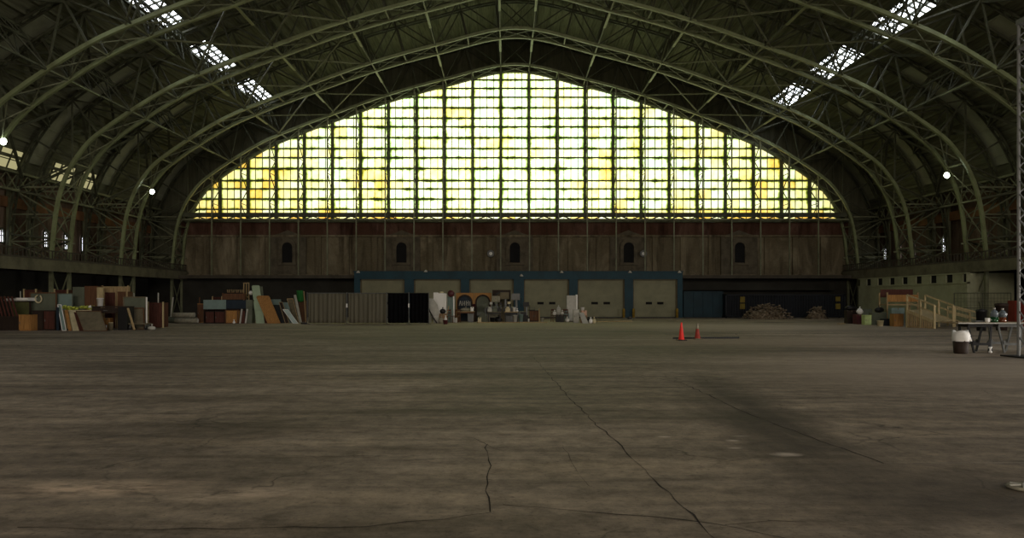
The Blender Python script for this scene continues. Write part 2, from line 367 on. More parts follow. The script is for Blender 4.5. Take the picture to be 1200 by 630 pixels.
crack([gnd(745,438), gnd(800,449), gnd(880,486), gnd(950,512), gnd(1035,543)], .032)
crack([gnd(850,615), gnd(905,610), gnd(945,613)], .014)
crack([gnd(20,618), gnd(150,620), gnd(300,619), gnd(430,617), gnd(520,608), gnd(575,600)], .022)
crack([gnd(270,538), gnd(420,534), gnd(560,534)], .012)
crack([gnd(600,466), gnd(780,464), gnd(1000,461), gnd(1190,462)], .02)
crack([gnd(610,524), gnd(660,521), gnd(690,570)], .010)
crack([gnd(555,514), gnd(590,530)], .014); crack([gnd(780,486), gnd(730,474), gnd(650,470)], .012)
crack([gnd(300,430), gnd(520,424), gnd(640,418)], .02)

# ceiling: boarding with joists, two long skylight openings
def outer_s(xa):
    s = 0
    while s < STOT and prof(s, ROOF).x < xa: s += .05
    return s
SK = {-1: (outer_s(20.45), outer_s(21.95)), 1: (outer_s(21.35), outer_s(23.0))}
S_WALL = STOT
while prof(S_WALL, ROOF).y < 9.5: S_WALL -= .05
mb = MB()
for side in (-1, 1):
    SA, SB = SK[side]; ss = sorted(set([S_WALL*i/48 for i in range(49)] + [SA, SB]))
    for a, b in zip(ss, ss[1:]):
        if SA-1e-6 <= a and b <= SB+1e-6: continue
        p, q = prof(a, ROOF, side), prof(b, ROOF, side); p2, q2 = prof(a, ROOF+.25, side), prof(b, ROOF+.25, side)
        mb.add([(p.x,YB,p.y),(q.x,YB,q.y),(q.x,YF,q.y),(p.x,YF,p.y),(p2.x,YB,p2.y),(q2.x,YB,q2.y),(q2.x,YF,q2.y),(p2.x,YF,p2.y)], [(0,1,2,3),(7,6,5,4),(0,4,5,1),(3,2,6,7),(0,3,7,4),(1,5,6,2)])
    s = .6
    while s < S_WALL-.5:
        if not (SA-.15 < s < SB+.15):
            p = prof(s, ROOF-.1, side); mb.bar((p.x,YB,p.y), (p.x,YF,p.y), .09, .2)
        s += .82
for side in (-1, 1):                                  # boards added at every arch to break up the bright strips
    SA, SB = SK[side]
    p, q = prof(SA-.1, ROOF-.02, side), prof(SB+.1, ROOF-.02, side)
    for Yp in PAIRS: mb.bar(((p.x+q.x)/2,Yp-.35,(p.y+q.y)/2), ((p.x+q.x)/2,Yp+GAP+.35,(p.y+q.y)/2), (q-p).length, .06, up=(-(q-p).y*side, 0, abs(q.x-p.x)))
struct('ceiling', mb, M['roof'])
for k, side in ((2, -1), (3, 1)):
    g = MB(); fr = MB(); n = 3; SA, SB = SK[side]
    for i in range(n):
        a, b = SA+(SB-SA)*i/n, SA+(SB-SA)*(i+1)/n; p, q = prof(a, ROOF+.05, side), prof(b, ROOF+.05, side)
        g.add([(p.x,YB,p.y),(q.x,YB,q.y),(q.x,YF,q.y),(p.x,YF,p.y)], [(0,1,2,3) if side > 0 else (3,2,1,0)])
    for i in range(n+1):
        p = prof(SA+(SB-SA)*i/n, ROOF, side); fr.bar((p.x,YB,p.y), (p.x,YF,p.y), .09 if 0 < i < n else .2, .16)
    y = YB
    while y < YF:
        p, q = prof(SA, ROOF, side), prof(SB, ROOF, side); fr.bar((p.x,y,p.y), (q.x,y,q.y), .07, .12, up=(0,1,0)); y += .75
    w = struct('window_%d' % k, g, M['sky_glass'], fix=False); obj('glazing_bars', fr, M['steel_dark'], w)

# end wall: brick below the great window
mb = MB()
mb.box(-WX, WX, 70.35, 70.75, 0, 7.15)
wb = struct('wall_back', mb, M['brick'])
obj('upper_band', MB().box(-29.4, 29.4, 70.2, 70.75, 7.15, 8.35), M['brick_red'], wb)
tr = MB(); tr.box(-29.4, 29.4, 70.02, 70.4, 7.05, 7.22); tr.box(-29.4, 29.4, 70.0, 70.4, 3.5, 3.75)
for i in range(-12, 13):
    x = i*2.47; tr.box(x-.22, x+.22, 70.14, 70.4, 3.7, 7.1)
obj('pilasters', tr, M['brick'], wb)
sp_ = []                                             # spandrel above the window
n = 60
for side in (-1, 1):
    rng = range(n+1) if side > 0 else range(n, 0, -1)
    pass
mb = MB()
for side in (-1, 1):
    for i in range(n):
        a, b = STOT*i/n, STOT*(i+1)/n; p, q = prof(a, -.02, side), prof(b, -.02, side); p2, q2 = prof(a, ROOF+.2, side), prof(b, ROOF+.2, side)
        mb.add([(p.x,70.3,p.y),(q.x,70.3,q.y),(q2.x,70.3,q2.y),(p2.x,70.3,p2.y),(p.x,70.7,p.y),(q.x,70.7,q.y),(q2.x,70.7,q2.y),(p2.x,70.7,p2.y)], [(0,1,2,3),(7,6,5,4),(0,4,5,1),(3,2,6,7)])
obj('spandrel', mb, M['spandrel'], wb)
niche = None
NX = [-19.98, -9.95, 0.0, 10.0, 19.75]
NL = ['far left of the five under the great window', 'second from the left under the great window', 'in the middle of the end wall above the overhead doors', 'beside the right hand pale wall disc', 'far right of the five under the great window']
def arc_pts(cx, w, z0, zt, n=10):                    # round headed outline
    r = w/2; zc = zt - r
    return [(cx-r, z0)] + [(cx - r*math.cos(math.pi*i/n), zc + r*math.sin(math.pi*i/n)) for i in range(n+1)] + [(cx+r, z0)]
for k, x in enumerate(NX):
    w = MB(); w.extrude_poly(arc_pts(0, .88, 4.8, 6.55), 69.98, 70.12)
    o = struct('window_%d' % (10+k), w, M['black_void']); o.location.x = x
    fr = MB(); a, b = arc_pts(0, .9, 4.7, 6.56, 12), arc_pts(0, 1.5, 4.7, 6.9, 12)
    for i in range(len(a)-1):
        fr.add([(a[i][0],69.88,a[i][1]),(a[i+1][0],69.88,a[i+1][1]),(b[i+1][0],69.88,b[i+1][1]),(b[i][0],69.88,b[i][1])] + [(p[0],70.2,p[1]) for p in (a[i],a[i+1],b[i+1],b[i])], [(0,1,2,3),(7,6,5,4),(0,4,5,1),(3,2,6,7)])
    fr.box(-.8, .8, 69.85, 70.2, 4.58, 4.72); obj('surround', fr, M['stone'], o)
    pn = MB(); pn.extrude_poly([(-1.6,3.75),(1.6,3.75),(1.6,7.1),(.75,7.35),(0,7.65),(-.75,7.35),(-1.6,7.1)], 70.1, 70.3); obj('gabled_panel', pn, M['stone'], o)

# great window glass with glazing bars
ROWZ = [8.5, 8.95] + [CZ + (350-y)*70/F for y in (245,232.9,220.9,211.4,197,184.3,173.7,160.9,148,138,125.7,113.4,103,93,84)]
MOD = 2.47
def great_window(name, Y, mat, flip=False):
    vs, fs, uvs = [], [], []; sub = 4
    for ci in range(-12*sub, 12*sub):
        xl, xr = ci*MOD/sub + MOD/2*0, (ci+1)*MOD/sub
        hl, hr = arch_h(xl)-.12, arch_h(xr)-.12
        if abs(xl) > 28.6 or abs(xr) > 28.6: continue
        for ri in range(len(ROWZ)-1):
            z0, z1 = ROWZ[ri], ROWZ[ri+1]
            tl, trr = min(z1, hl), min(z1, hr)
            if tl <= z0+.01 and trr <= z0+.01: continue
            tl, trr = max(tl, z0), max(trr, z0)
            k = len(vs); vs += [(xl,Y,z0),(xr,Y,z0),(xr,Y,trr),(xl,Y,tl)]; fs.append((k,k+1,k+2,k+3) if not flip else (k+3,k+2,k+1,k))
            f = lambda z: ri + (z-z0)/(z1-z0)
            U0, U1 = ci/sub+.5+20, (ci+1)/sub+.5+20
            q = [(U0,ri),(U1,ri),(U1,f(trr)-.0001),(U0,f(tl)-.0001)]; uvs += q if not flip else q[::-1]
    me = bpy.data.meshes.new(name); me.from_pydata(vs, [], fs); ul = me.uv_layers.new(name='UVMap')
    for i, q in enumerate(uvs): ul.data[i].uv = q
    me.materials.append(mat); o = bpy.data.objects.new(name, me); COL.objects.link(o); o['kind'] = 'structure'
    yb = Y - .06 if not flip else Y + .06
    fb = MB()
    for ci in range(-12*4, 12*4+1):
        x = ci*MOD/4; h = arch_h(x)-.05
        if abs(x) > 28.4 or h < 8.6: continue
        main = (ci % 4 == 2)
        fb.bar((x,yb,8.45), (x,yb,h), .24 if main else .055, .14 if main else .06, up=(0,1,0))
    for z in ROWZ[1:]:
        xs = 0
        while xs < 28.6 and arch_h(xs) > z: xs += .1
        if xs > .3: fb.bar((-xs,yb,z), (xs,yb,z), .08, .12)
    obj('glazing_bars', fb, M['steel_dark'], o)
    ed = MB()
    for side in (-1, 1): ed.sweep([(prof(STOT*i/60*.88, -.06, side).x, yb, prof(STOT*i/60*.88, -.06, side).y) for i in range(61)], .2, .14, (0,1,0))
    obj('arched_edge', ed, M['steel'], o); return o
great_window('window_1', 70.2, M['great_glass'])
great_window('window_4', YB+.5, M['rear_glass'], True)
# rear wall, behind the camera
mb = MB().box(-WX, WX, YB-.3, YB, 0, 8.5)
for side in (-1, 1):
    for i in range(n):
        a, b = STOT*i/n, STOT*(i+1)/n; p, q = prof(a, -.02, side), prof(b, -.02, side); p2, q2 = prof(a, ROOF+.2, side), prof(b, ROOF+.2, side)
        mb.add([(p.x,YB,p.y),(q.x,YB,q.y),(q2.x,YB,q2.y),(p2.x,YB,p2.y),(p.x,YB-.3,p.y),(q.x,YB-.3,q.y),(q2.x,YB-.3,q2.y),(p2.x,YB-.3,p2.y)], [(0,1,2,3),(7,6,5,4),(0,4,5,1),(3,2,6,7)])
struct('wall_front', mb, M['brick'])

# side walls, galleries
for side, nm in ((-1, 'left'), (1, 'right')):
    X = side*WX
    lo, hi = sorted((X, X+side*.4))
    w = struct('wall_%s' % nm, MB().box(lo, hi, YB, YF, 3.6, 9.9), M['brick_side'])
    SIDE = w
    obj('lower_wall', MB().box(lo, hi, YB, YF, 0, 3.6), M['shaded_dark'], w)  # dark colour paints in the shade under the gallery
    a, b = sorted((X-side*.02, X-side*.3)); obj('rust_beam', MB().box(a, b, YB, YF, 7.35, 8.0), M['beam'], w)
    pil = MB(); y = 3.2
    for Yp in PAIRS:
        for yy in (Yp+GAP+.75,):
            a, b = sorted((X-side*.02, X-side*.35)); pil.box(a, b, yy-.3, yy+.3, 4.1, 7.4)
    obj('pilasters', pil, M['stone'], w)
    gal = MB(); a, b = sorted((side*28.8, X-side*.02)); gal.box(a, b, YB, 70.3, 3.62, 3.98); a, b = sorted((side*28.75, side*29.0)); gal.box(a, b, YB, 69.9, 3.3, 3.98)
    g = struct('gallery_%s' % nm, gal, M['fascia'])
    rl = MB(); xr = side*28.85; rl.bar((xr,YB,4.55), (xr,69.9,4.55), .08, .07); rl.bar((xr,YB,4.03), (xr,69.9,4.03), .16, .12)
    y = 20
    while y < 69.8: rl.bar((xr,y,4.0), (xr,y,4.55), .05); y += .38
    obj('railing', rl, M['gallery_dark'], g)
    soff = MB(); y = 4.0
    while y < 69: a, b = sorted((side*29.0, X)); soff.box(a, b, y-.12, y+.12, 3.4, 3.62); y += 2.2
    obj('joists', soff, M['dark_wood'], g)
    # long lattice eaves girder with walkway ledge
    e = MB(); xe = side*31.3
    e.bar((xe,YB,9.42), (xe,70.2,9.42), .5, .14); e.bar((xe,YB,8.35), (xe,70.2,8.35), .18, .14)
    y = 20; k = 0
    while y < 69.5:
        e.bar((xe,y,8.35 if k%2 else 9.42), (xe,y+1.1,9.42 if k%2 else 8.35), .07); e.bar((xe,y,9.42 if k%2 else 8.35), (xe,y+1.1,8.35 if k%2 else 9.42), .06); y += 1.1; k += 1
    struct('trim_%d' % (1 if side < 0 else 2), e, M['steel'])
# unseen glowing doorway added in the right wall to light the right floor
g = MB().add([(WX-.04,12,.02),(WX-.04,26,.02),(WX-.04,26,3.25),(WX-.04,12,3.25)], [(0,3,2,1)]); o = struct('door_7', g, emit('added side light', (1,.93,.85), 24), fix=False)
f = MB(); f.box(WX-.2, WX, 11.8, 12, 0, 3.4); f.box(WX-.2, WX, 26, 26.2, 0, 3.4); f.box(WX-.2, WX, 11.8, 26.2, 3.25, 3.4); obj('door_frame', f, M['steel_dark'], o)
# narrow daylight windows in the side walls
wn_ = 20
for side, ys in ((-1, (49.5, 54.3, 56.8, 59.1)), (1, (69.2, 66.9, 64.6, 59.9, 54.9))):
    for k, y in enumerate(ys):
        X = side*(WX-.03); small = (side > 0 and y < 55); z0, z1 = (5.75, 6.3) if small else (5.1, 6.3)
        if side < 0 and y < 50: z0, z1 = 5.1, 6.0
        if side > 0 and y > 64: z0, z1 = 5.0, 6.1
        g = MB(); wd = .27; pts = [(y-wd,z0),(y+wd,z0),(y+wd,z1-.2),(y+.14,z1-.04),(y,z1),(y-.14,z1-.04),(y-wd,z1-.2)]
        g.add([(X,a,b) for a, b in pts], [tuple(range(7)) if side < 0 else tuple(range(7))[::-1]])
        o = struct('window_%d' % wn_, g, M['small_window'], fix=False); wn_ += 1
        f = MB(); xf = X-side*.05
        for a, b in zip(pts, pts[1:]+pts[:1]): f.bar((xf,a[0],a[1]), (xf,b[0],b[1]), .1)
        f.bar((xf,y,z0), (xf,y,z1), .05); f.bar((xf,y-wd,(z0+z1)/2), (xf,y+wd,(z0+z1)/2), .05); f.bar((xf,y-wd,z0+(z1-z0)*.75), (xf,y+wd,z0+(z1-z0)*.75), .04)
        obj('window_frame', f, M['steel_dark'], o)
for k, (y0, y1) in enumerate(((46.6, 49.85), (53.3, 55.9), (56.9, 58.8))):
    zz = [9.62, 10.15, 10.75]; cs = []
    for z in zz:
        q = STOT
        while prof(q, ROOF-.05).y < z: q -= .03
        cs.append(-prof(q, ROOF-.05).x)
    g = MB().add([(cs[0],y0,zz[0]),(cs[0],y1,zz[0]),(cs[2],y1,zz[2]),(cs[2],y0,zz[2])], [(0,1,2,3)])
    o = struct('window_%d' % (30+k), g, M['clerestory'], fix=False)
    f = MB()
    for i in range(4): y = y0+(y1-y0)*i/3; f.bar((cs[0]+.04,y,zz[0]), (cs[2]+.04,y,zz[2]), .07)
    for c_, z in zip(cs, zz): f.bar((c_+.05,y0,z), (c_+.05,y1,z), .05)
    obj('window_frame', f, M['steel_dark'], o)

# end gallery beam either side of the loading bay and the painted shade of the recess below
g = MB(); g.box(-28.7, -13.75, 67.9, 70.3, 3.35, 3.62); g.box(14.3, 28.7, 67.9, 70.3, 3.35, 3.62); struct('gallery_back', g, M['gallery_dark'])
obj('shade_backing', MB().box(-32.2, 32.2, 70.05, 70.3, 0, 3.35), M['shaded_dark'], bpy.data.objects['gallery_back'])
obj('lower_beam', MB().box(14.3, 27.5, 68.6, 69.0, 2.35, 3.0), M['shaded_dark'], bpy.data.objects['gallery_back'])

# ------------------------------------------------------------------ steel arches: a pair of ribs each, made once and copied
def make_arch():
    t = thing('arch_truss', 'twin ribbed steel arch framing the great window on the end wall', 'roof arch', (0, PAIRS[0], 0), 0, 'twin ribbed steel roof arches')
    line = [STOT*i/70 for i in range(71)]
    both = [(s, -1) for s in reversed(line)] + [(s, 1) for s in line[1:]]
    for y in (0, GAP):
        mb = MB(); mb.sweep([(prof(s, 0, d).x, y, prof(s, 0, d).y) for s, d in both], .21, .20, (0,1,0))
        rib = obj('rib', mb, M['chord'], t)                                     # the curved inner chord
        oc = MB()
        for dy in (-.22, .22): oc.sweep([(prof(s, OUT, d).x, y+dy, prof(s, OUT, d).y) for s, d in both], .08, .12, (0,1,0))
        for s0, s1, d in [(a, b, d) for d in (-1, 1) for a, b in zip([.62*i for i in range(62)], [.62*i for i in range(1, 63)]) if b < STOT]:
            p, q = prof(s0, OUT, d), prof(s1, OUT, d); oc.bar((p.x,y-.22,p.y), (q.x,y+.22,q.y), .045); oc.bar((p.x,y+.22,p.y), (q.x,y-.22,q.y), .045)
        obj('outer_chord', oc, M['steel_dark'], rib)
        web = MB()
        for d in (-1, 1):
            for k, s in enumerate(NODES):
                p, q = prof(s, 0, d), prof(s, OUT, d); web.bar((p.x,y,p.y), (q.x,y,q.y), .10, .10)
                if k:
                    p0, q0 = prof(NODES[k-1], 0, d), prof(NODES[k-1], OUT, d)
                    if k % 2: web.bar((p0.x,y,p0.y), (q.x,y,q.y), .09)
                    else: web.bar((q0.x,y,q0.y), (p.x,y,p.y), .09)
        a, b, c, e = prof(NODES[0], 0, -1), prof(NODES[0], 0, 1), prof(NODES[0], OUT, -1), prof(NODES[0], OUT, 1)
        web.bar((a.x,y,a.y), (e.x,y,e.y), .07); web.bar((b.x,y,b.y), (c.x,y,c.y), .07)
        obj('web', web, M['steel_dark'], rib)
    lac = MB()                                                                   # soffit lacing between the two ribs
    for d in (-1, 1):
        for k, s in enumerate(NODES):
            p = prof(s, 0, d); lac.bar((p.x,0,p.y), (p.x,GAP,p.y), .09)
            if k:
                a = prof(NODES[k-1], 0, d)
                lac.bar((a.x,0,a.y), (p.x,GAP,p.y), .055); lac.bar((a.x,GAP,a.y), (p.x,0,p.y), .055)
    a, b = prof(NODES[0], 0, -1), prof(NODES[0], 0, 1)
    lac.bar((a.x,0,a.y), (b.x,GAP,b.y), .055); lac.bar((a.x,GAP,a.y), (b.x,0,b.y), .055)
    obj('lacing', lac, M['steel'], t)
    for d in (-1, 1):                                                            # sheet band closing the haunch between the outer chords
        pb = MB(); s0 = s_of_x(23.4); K = 16; s1 = S_WALL-.6
        for i in range(K):
            a, b = s0+(s1-s0)*i/K, s0+(s1-s0)*(i+1)/K; p, q = prof(a, OUT+.12, d), prof(b, OUT+.12, d); p2, q2 = prof(a, OUT+.2, d), prof(b, OUT+.2, d)
            pb.add([(p.x,.1,p.y),(q.x,.1,q.y),(q.x,GAP-.1,q.y),(p.x,GAP-.1,p.y),(p2.x,.1,p2.y),(q2.x,.1,q2.y),(q2.x,GAP-.1,q2.y),(p2.x,GAP-.1,p2.y)], [(0,1,2,3),(7,6,5,4),(0,4,5,1),(3,2,6,7),(0,3,7,4),(1,5,6,2)])
            if i % 3 == 0: pb.bar((p.x,.1,p.y), (p.x,GAP-.1,p.y), .07)
        obj('haunch_panel', pb, M['panel_grey'], t)
        ff = MB()                                                                # foot frame back to the wall, and wall column
        for y in (0, GAP):
            ff.bar((d*31.95,y,4.0), (d*31.95,y,9.3), .2)
            for z in (5.2, 6.9, 8.6): ff.bar((d*prof(s_of_x(28.9), 0).x,y,z), (d*31.9,y,z), .09)
            ff.bar((d*29.2,y,4.05), (d*31.9,y,5.2), .07); ff.bar((d*31.9,y,5.2), (d*29.0,y,6.9), .06); ff.bar((d*29.0,y,6.9), (d*31.9,y,8.6), .08)
        ff.bar((d*31.95,0,5.2), (d*31.95,GAP,6.9), .06); ff.bar((d*31.95,GAP,5.2), (d*31.95,0,6.9), .06)
        obj('foot_frame', ff, M['steel'], t)
        for y in (0, GAP):
            c = MB(); c.box(d*29.3-.1, d*29.3+.1, y-.1, y+.1, 0, 3.62); c.box(d*29.3-.22, d*29.3+.22, y-.22, y+.22, 0, .1); c.box(d*29.3-.22, d*29.3+.22, y-.22, y+.22, 3.5, 3.62); obj('column', c, M['steel'], t)
        br = MB(); br.bar((d*29.3,0,.1), (d*29.3,GAP,3.4), .06); br.bar((d*29.3,GAP,.1), (d*29.3,0,3.4), .06); obj('column_brace', br, M['steel'], t)
    return t
A0 = make_arch()
AL = ['', 'twin ribbed steel roof arch, second one from the great window', 'twin ribbed steel roof arch, third one from the great window', 'twin ribbed steel roof arch, fourth from the great window, crossing both upper corners', 'twin ribbed steel roof arch, fifth from the great window, above the frame top', 'twin ribbed steel roof arch, sixth from the great window, nearest overhead']
for y, l in list(zip(PAIRS, AL))[1:5]: dup(A0, (0, y, 0), 0, l)

# longitudinal lattice purlins between arches
PS = [1.235 + 4.92*k for k in range(7)]
PS = [s for s in PS if s < STOT-9]
BAYS = [(PAIRS[1]+GAP, PAIRS[0]), (PAIRS[2]+GAP, PAIRS[1]), (PAIRS[3]+GAP, PAIRS[2]), (PAIRS[4]+GAP, PAIRS[3])]
BN = ['bay beside the great window', 'second bay from the great window', 'third bay from the great window', 'fourth bay from the great window']
ORD = ['first', 'second', 'third', 'fourth', 'fifth', 'sixth', 'seventh', 'eighth', 'ninth', 'tenth', 'eleventh', 'twelfth']
BL = BAYS[0][1]-BAYS[0][0]
for side in (-1, 1):
    for k, s in enumerate(PS):
        p, q = prof(s, 0, side), prof(s, OUT-.1, side); m = prof(s, OUT-.85, side)
        lab = 'lattice purlin, %s %s of the roof crown, ' % (ORD[k], 'left' if side < 0 else 'right')
        t = thing('roof_purlin', lab+BN[0], 'roof purlin', (0, BAYS[0][0], 0), 0, 'lattice purlins between the roof arches')
        obj('bottom_strut', MB().bar((p.x,0,p.y), (p.x,BL,p.y), .085, .10), M['steel_dark'], t); obj('lit_strut_end', MB().bar((p.x,0,p.y-.05), (p.x,3.1,p.y-.05), .17, .05), M['chord'], t)  # paler near end: light on the strut put into its paint
        tc = MB(); tc.bar((q.x,0,q.y), (q.x,BL,q.y), .14, .12); tc.bar((m.x,0,m.y), (m.x,BL,m.y), .12, .10); obj('top_chord', tc, M['steel_dark'], t)
        lt = MB(); K = 12
        for i in range(K):
            a, b = BL*i/K, BL*(i+1)/K
            lt.bar((q.x,a,q.y), (m.x,b,m.y), .045); lt.bar((m.x,a,m.y), (q.x,b,q.y), .045)
        for i in range(3):
            a, b = BL*i/3, BL*(i+1)/3; c = (a+b)/2; lt.bar((p.x,a,p.y), (m.x,c,m.y), .07); lt.bar((m.x,c,m.y), (p.x,b,p.y), .07); lt.bar((p.x,b,p.y), (m.x,b,m.y), .06)
        obj('lattice', lt, M['steel_dark'], t)
        for j in range(1, 4): dup(t, (0, BAYS[j][0], 0), 0, lab+BN[j])
# cross bracing panels: across the haunches near the roof, and along the underside by the skylights
def xbrace(s0, s1, off, side, w, mat, lab, n):
    t = thing('cross_brace', lab+BN[0], 'cross brace', (0, BAYS[0][0], 0), 0, 'cross braces between the roof arches')
    a, b = prof(s0, off, side), prof(s1, off, side)
    obj('diagonal', MB().bar((a.x,0,a.y), (b.x,BL,b.y), w), mat, t); obj('diagonal', MB().bar((a.x,BL,a.y), (b.x,0,b.y), w), mat, t)
    c, d = prof((s0+s1)/2, off, side), 0
    obj('gusset', MB().bar((c.x,BL/2-.2,c.y), (c.x,BL/2+.2,c.y), .35, .04), mat, t)
    for j in range(1, n): dup(t, (0, BAYS[j][0], 0), 0, lab+BN[j])
for side, sn in ((-1, 'left'), (1, 'right')):
    hs = [s_of_x(22.3), s_of_x(25.2), s_of_x(27.4), STOT-8.2, STOT-4.4]
    nm = ['upper haunch', 'middle haunch', 'lower haunch', 'wall head']
    for k in range(4): xbrace(hs[k], hs[k+1], OUT-.15, side, .16, M['steel_dark'], 'dark steel cross brace, %s %s, ' % (sn, nm[k]), 4)
    us = [s_of_x(11.1), s_of_x(15.8), s_of_x(20.3), s_of_x(24.2)]
    um = ['inside', 'under', 'outside']
    for k in range(2): xbrace(us[k], us[k+1], .05, side, .085, M['steel'], 'pale steel cross brace %s the %s skylight, ' % (um[k], sn), 4)

# wind posts of the great window, each to its own height
for i in range(-11, 11):
    x = (i+.5)*MOD; h = arch_h(x)
    kk = ORD[i] if i >= 0 else ORD[-i-1]
    t = thing('wind_post', 'slim trussed steel post against the great window, %s %s of its centre' % (kk, 'right' if i >= 0 else 'left'), 'post', (x, 68.1, 3.62), 0, 'trussed posts of the great window')
    z0 = 4.85; H = h-3.62
    obj('front_flange', MB().bar((0,0,0), (0,0,H), .10, .12, up=(0,1,0)), M['steel'], t)
    obj('back_flange', MB().bar((0,1.75,z0), (0,1.75,H), .13, .12, up=(0,1,0)), M['steel_dark'], t)
    l = MB(); z = z0; k = 0
    while z < H-.4:
        z2 = min(H, z+1.3); l.bar((0,0 if k%2 else 1.75,z), (0,1.75 if k%2 else 0,z2), .06); l.bar((0,0,z), (0,1.75,z), .05); z = z2; k += 1
    obj('lacing', l, M['steel_dark'], t)
# lattice girder along the foot of the great window
t = thing('window_girder', 'long dark lattice girder running along the foot of the great window', 'girder', (0, 68.5, 0))
m1 = MB(); m1.bar((-29,0,8.82), (29,0,8.82), .3, .36); obj('top_chord', m1, M['steel_dark'], t)
m1 = MB(); m1.bar((-29,0,8.42), (29,0,8.42), .35, .14); m1.bar((-29,1.6,8.4), (29,1.6,8.4), .3, .14); obj('bottom_chord', m1, M['steel'], t)
m1 = MB(); K = 70
for i in range(K):
    a, b = -29+58*i/K, -29+58*(i+1)/K; m1.bar((a,0,8.42 if i%2 else 8.68), (b,0,8.68 if i%2 else 8.42), .09)
obj('lattice', m1, M['steel_dark'], t)

# floodlights on the arches
def flood(x, y, z, lab):
    t = thing('floodlight', lab, 'floodlight', (x, y, z), 0, 'lit floodlights on the arches')
    obj('housing', MB().lathe([(.06,.0),(.14,.02),(.2,.2),(.2,.24)], 14, M=Matrix.Rotation(R(90), 4, 'X')), M['steel_dark'], t, True)
    obj('lens', MB().ball((0,-.25,0), .19, .1, .19), M['lamp_lens'], t, True)
    s = 1 if x > 0 else -1
    obj('bracket', MB().bar((0,0,.0), (s*.3,.1,.25), .06), M['steel'], t)
flood(gx(8,43), 43.0-.05, gz(167,43), 'glowing floodlight at the left edge, on the fourth arch from the great window')
flood(gx(182,61.0), 60.7, gz(225,60.7), 'glowing floodlight on the left leg of the second arch from the great window')
flood(gx(1104,52.0), 51.7, gz(206,51.7), 'glowing floodlight on the right leg of the third arch from the great window')

# pale discs on the end wall
for px, lab in ((575, 'pale round disc on the end wall between the second and middle niches'), (754, 'pale round disc on the end wall right of the fourth niche')):
    t = thing('wall_disc', lab, 'disc', (gx(px, 69.7), 69.75, gz(297, 69.7)), 0, 'pale round discs on the end wall')
    obj('dish', MB().lathe([(.0,.0),(.28,.03),(.3,.07),(.28,.1),(.0,.12)], 20, M=Matrix.Rotation(R(90), 4, 'X')), M['white'], t, True)
    obj('rim', MB().lathe([(.29,.02),(.32,.05),(.29,.11)], 20, M=Matrix.Rotation(R(90), 4, 'X')), M['grey_metal'], t)
    obj('mount', MB().box(-.06, .06, 0, .4, -.06, .06), M['grey_metal'], t)

# ------------------------------------------------------------------ loading bay with six overhead doors
YL = 67.4
t = thing('loading_bay', 'long blue painted frame around six overhead doors below the end wall', 'loading bay', (0, YL, 0))
xs = [(415,422),(474,485),(540,550),(602,614),(667,677),(732,742),(794,800)]
x0, x1 = gx(415, YL), gx(800, YL); zh = gz(327, YL); zt = gz(318, YL)
hb = MB(); hb.box(x0, x1, 0, 2.6, zh, zt); hb.box(x0-.05, x1+.05, -.08, 2.6, zt-.05, zt+.04); hb.box(x0, x1, -.04, .1, zh, zh+.07); obj('header', hb, M['blue'], t)
for a, b in xs: obj('pier', MB().box(gx(a, YL), gx(b, YL), 0, 2.5, 0, zh), M['blue'], t)
for k, ((_, a), (b, _2)) in enumerate(zip(xs, xs[1:])):
    xa, xb = gx(a, YL), gx(b, YL); d = MB(); yy = YL+.35; nsl = 8
    for i in range(nsl):
        z0, z1 = .06+(zh-.06)*i/nsl, .06+(zh-.06)*(i+1)/nsl-.02; d.box(xa, xb, yy, yy+.06, z0, z1); d.box(xa+.1, xb-.1, yy-.025, yy, z0+.09, z1-.09)
    d.box(xa, xb, yy+.04, yy+.08, .05, zh)
    o = struct('door_%d' % (k+1), d, M['door_grey'])
    for fx in (.30, .56):
        w = xb-xa; pn = MB(); pn.box(xa+w*fx, xa+w*(fx+.14), yy-.04, yy+.01, 1.13, 1.34); obj('slot_window', pn, M['black_void'], o)
    tk = MB(); tk.box(xa, xa+.09, YL+.15, yy, 0, zh); tk.box(xb-.09, xb, YL+.15, yy, 0, zh); tk.box(xa, xb, YL+.15, yy, zh-.1, zh); obj('track', tk, M['khaki'], o)
    obj('bottom_seal', MB().box(xa, xb, yy-.03, yy+.05, 0, .07), M['black_plastic'], o)
for k, (px, py) in enumerate(((420,319),(499,318),(611,323),(658,319),(738,319),(796,319))):
    lab = ['above the left end', 'above the second door', 'low between the third and fourth doors', 'above the fourth door', 'above the pier between the last two doors', 'above the right end'][k]
    l = thing('bay_lamp', 'small pale lamp %s of the blue loading bay' % lab, 'lamp', (gx(px, YL), YL-.10, gz(py, YL)-.05), 0, 'lamps on the blue loading bay')
    obj('shade', MB().lathe([(.05,.2),(.09,.14),(.17,.03),(.16,.0)], 12), M['offwhite'], l, True); obj('arm', MB().bar((0,0,.12), (0,.14,.12), .05), M['grey_metal'], l)
for k, (px, lab) in enumerate(((731,'beside the left jamb of the pier before the last door'),(742.5,'at the left jamb of the last overhead door'),(793.5,'at the right jamb of the last overhead door'))):
    b = thing('bollard', 'stubby yellow bollard %s' % lab, 'bollard', (gx(px, 67.0), 67.0, 0), 0, 'yellow bollards by the overhead doors')
    obj('post', MB().lathe([(.11,0),(.11,.72),(.08,.78),(.0,.8)], 14), M['yellow'], b, True); obj('base_plate', MB().box(-.17, .17, -.17, .17, 0, .025), M['grey_metal'], b)

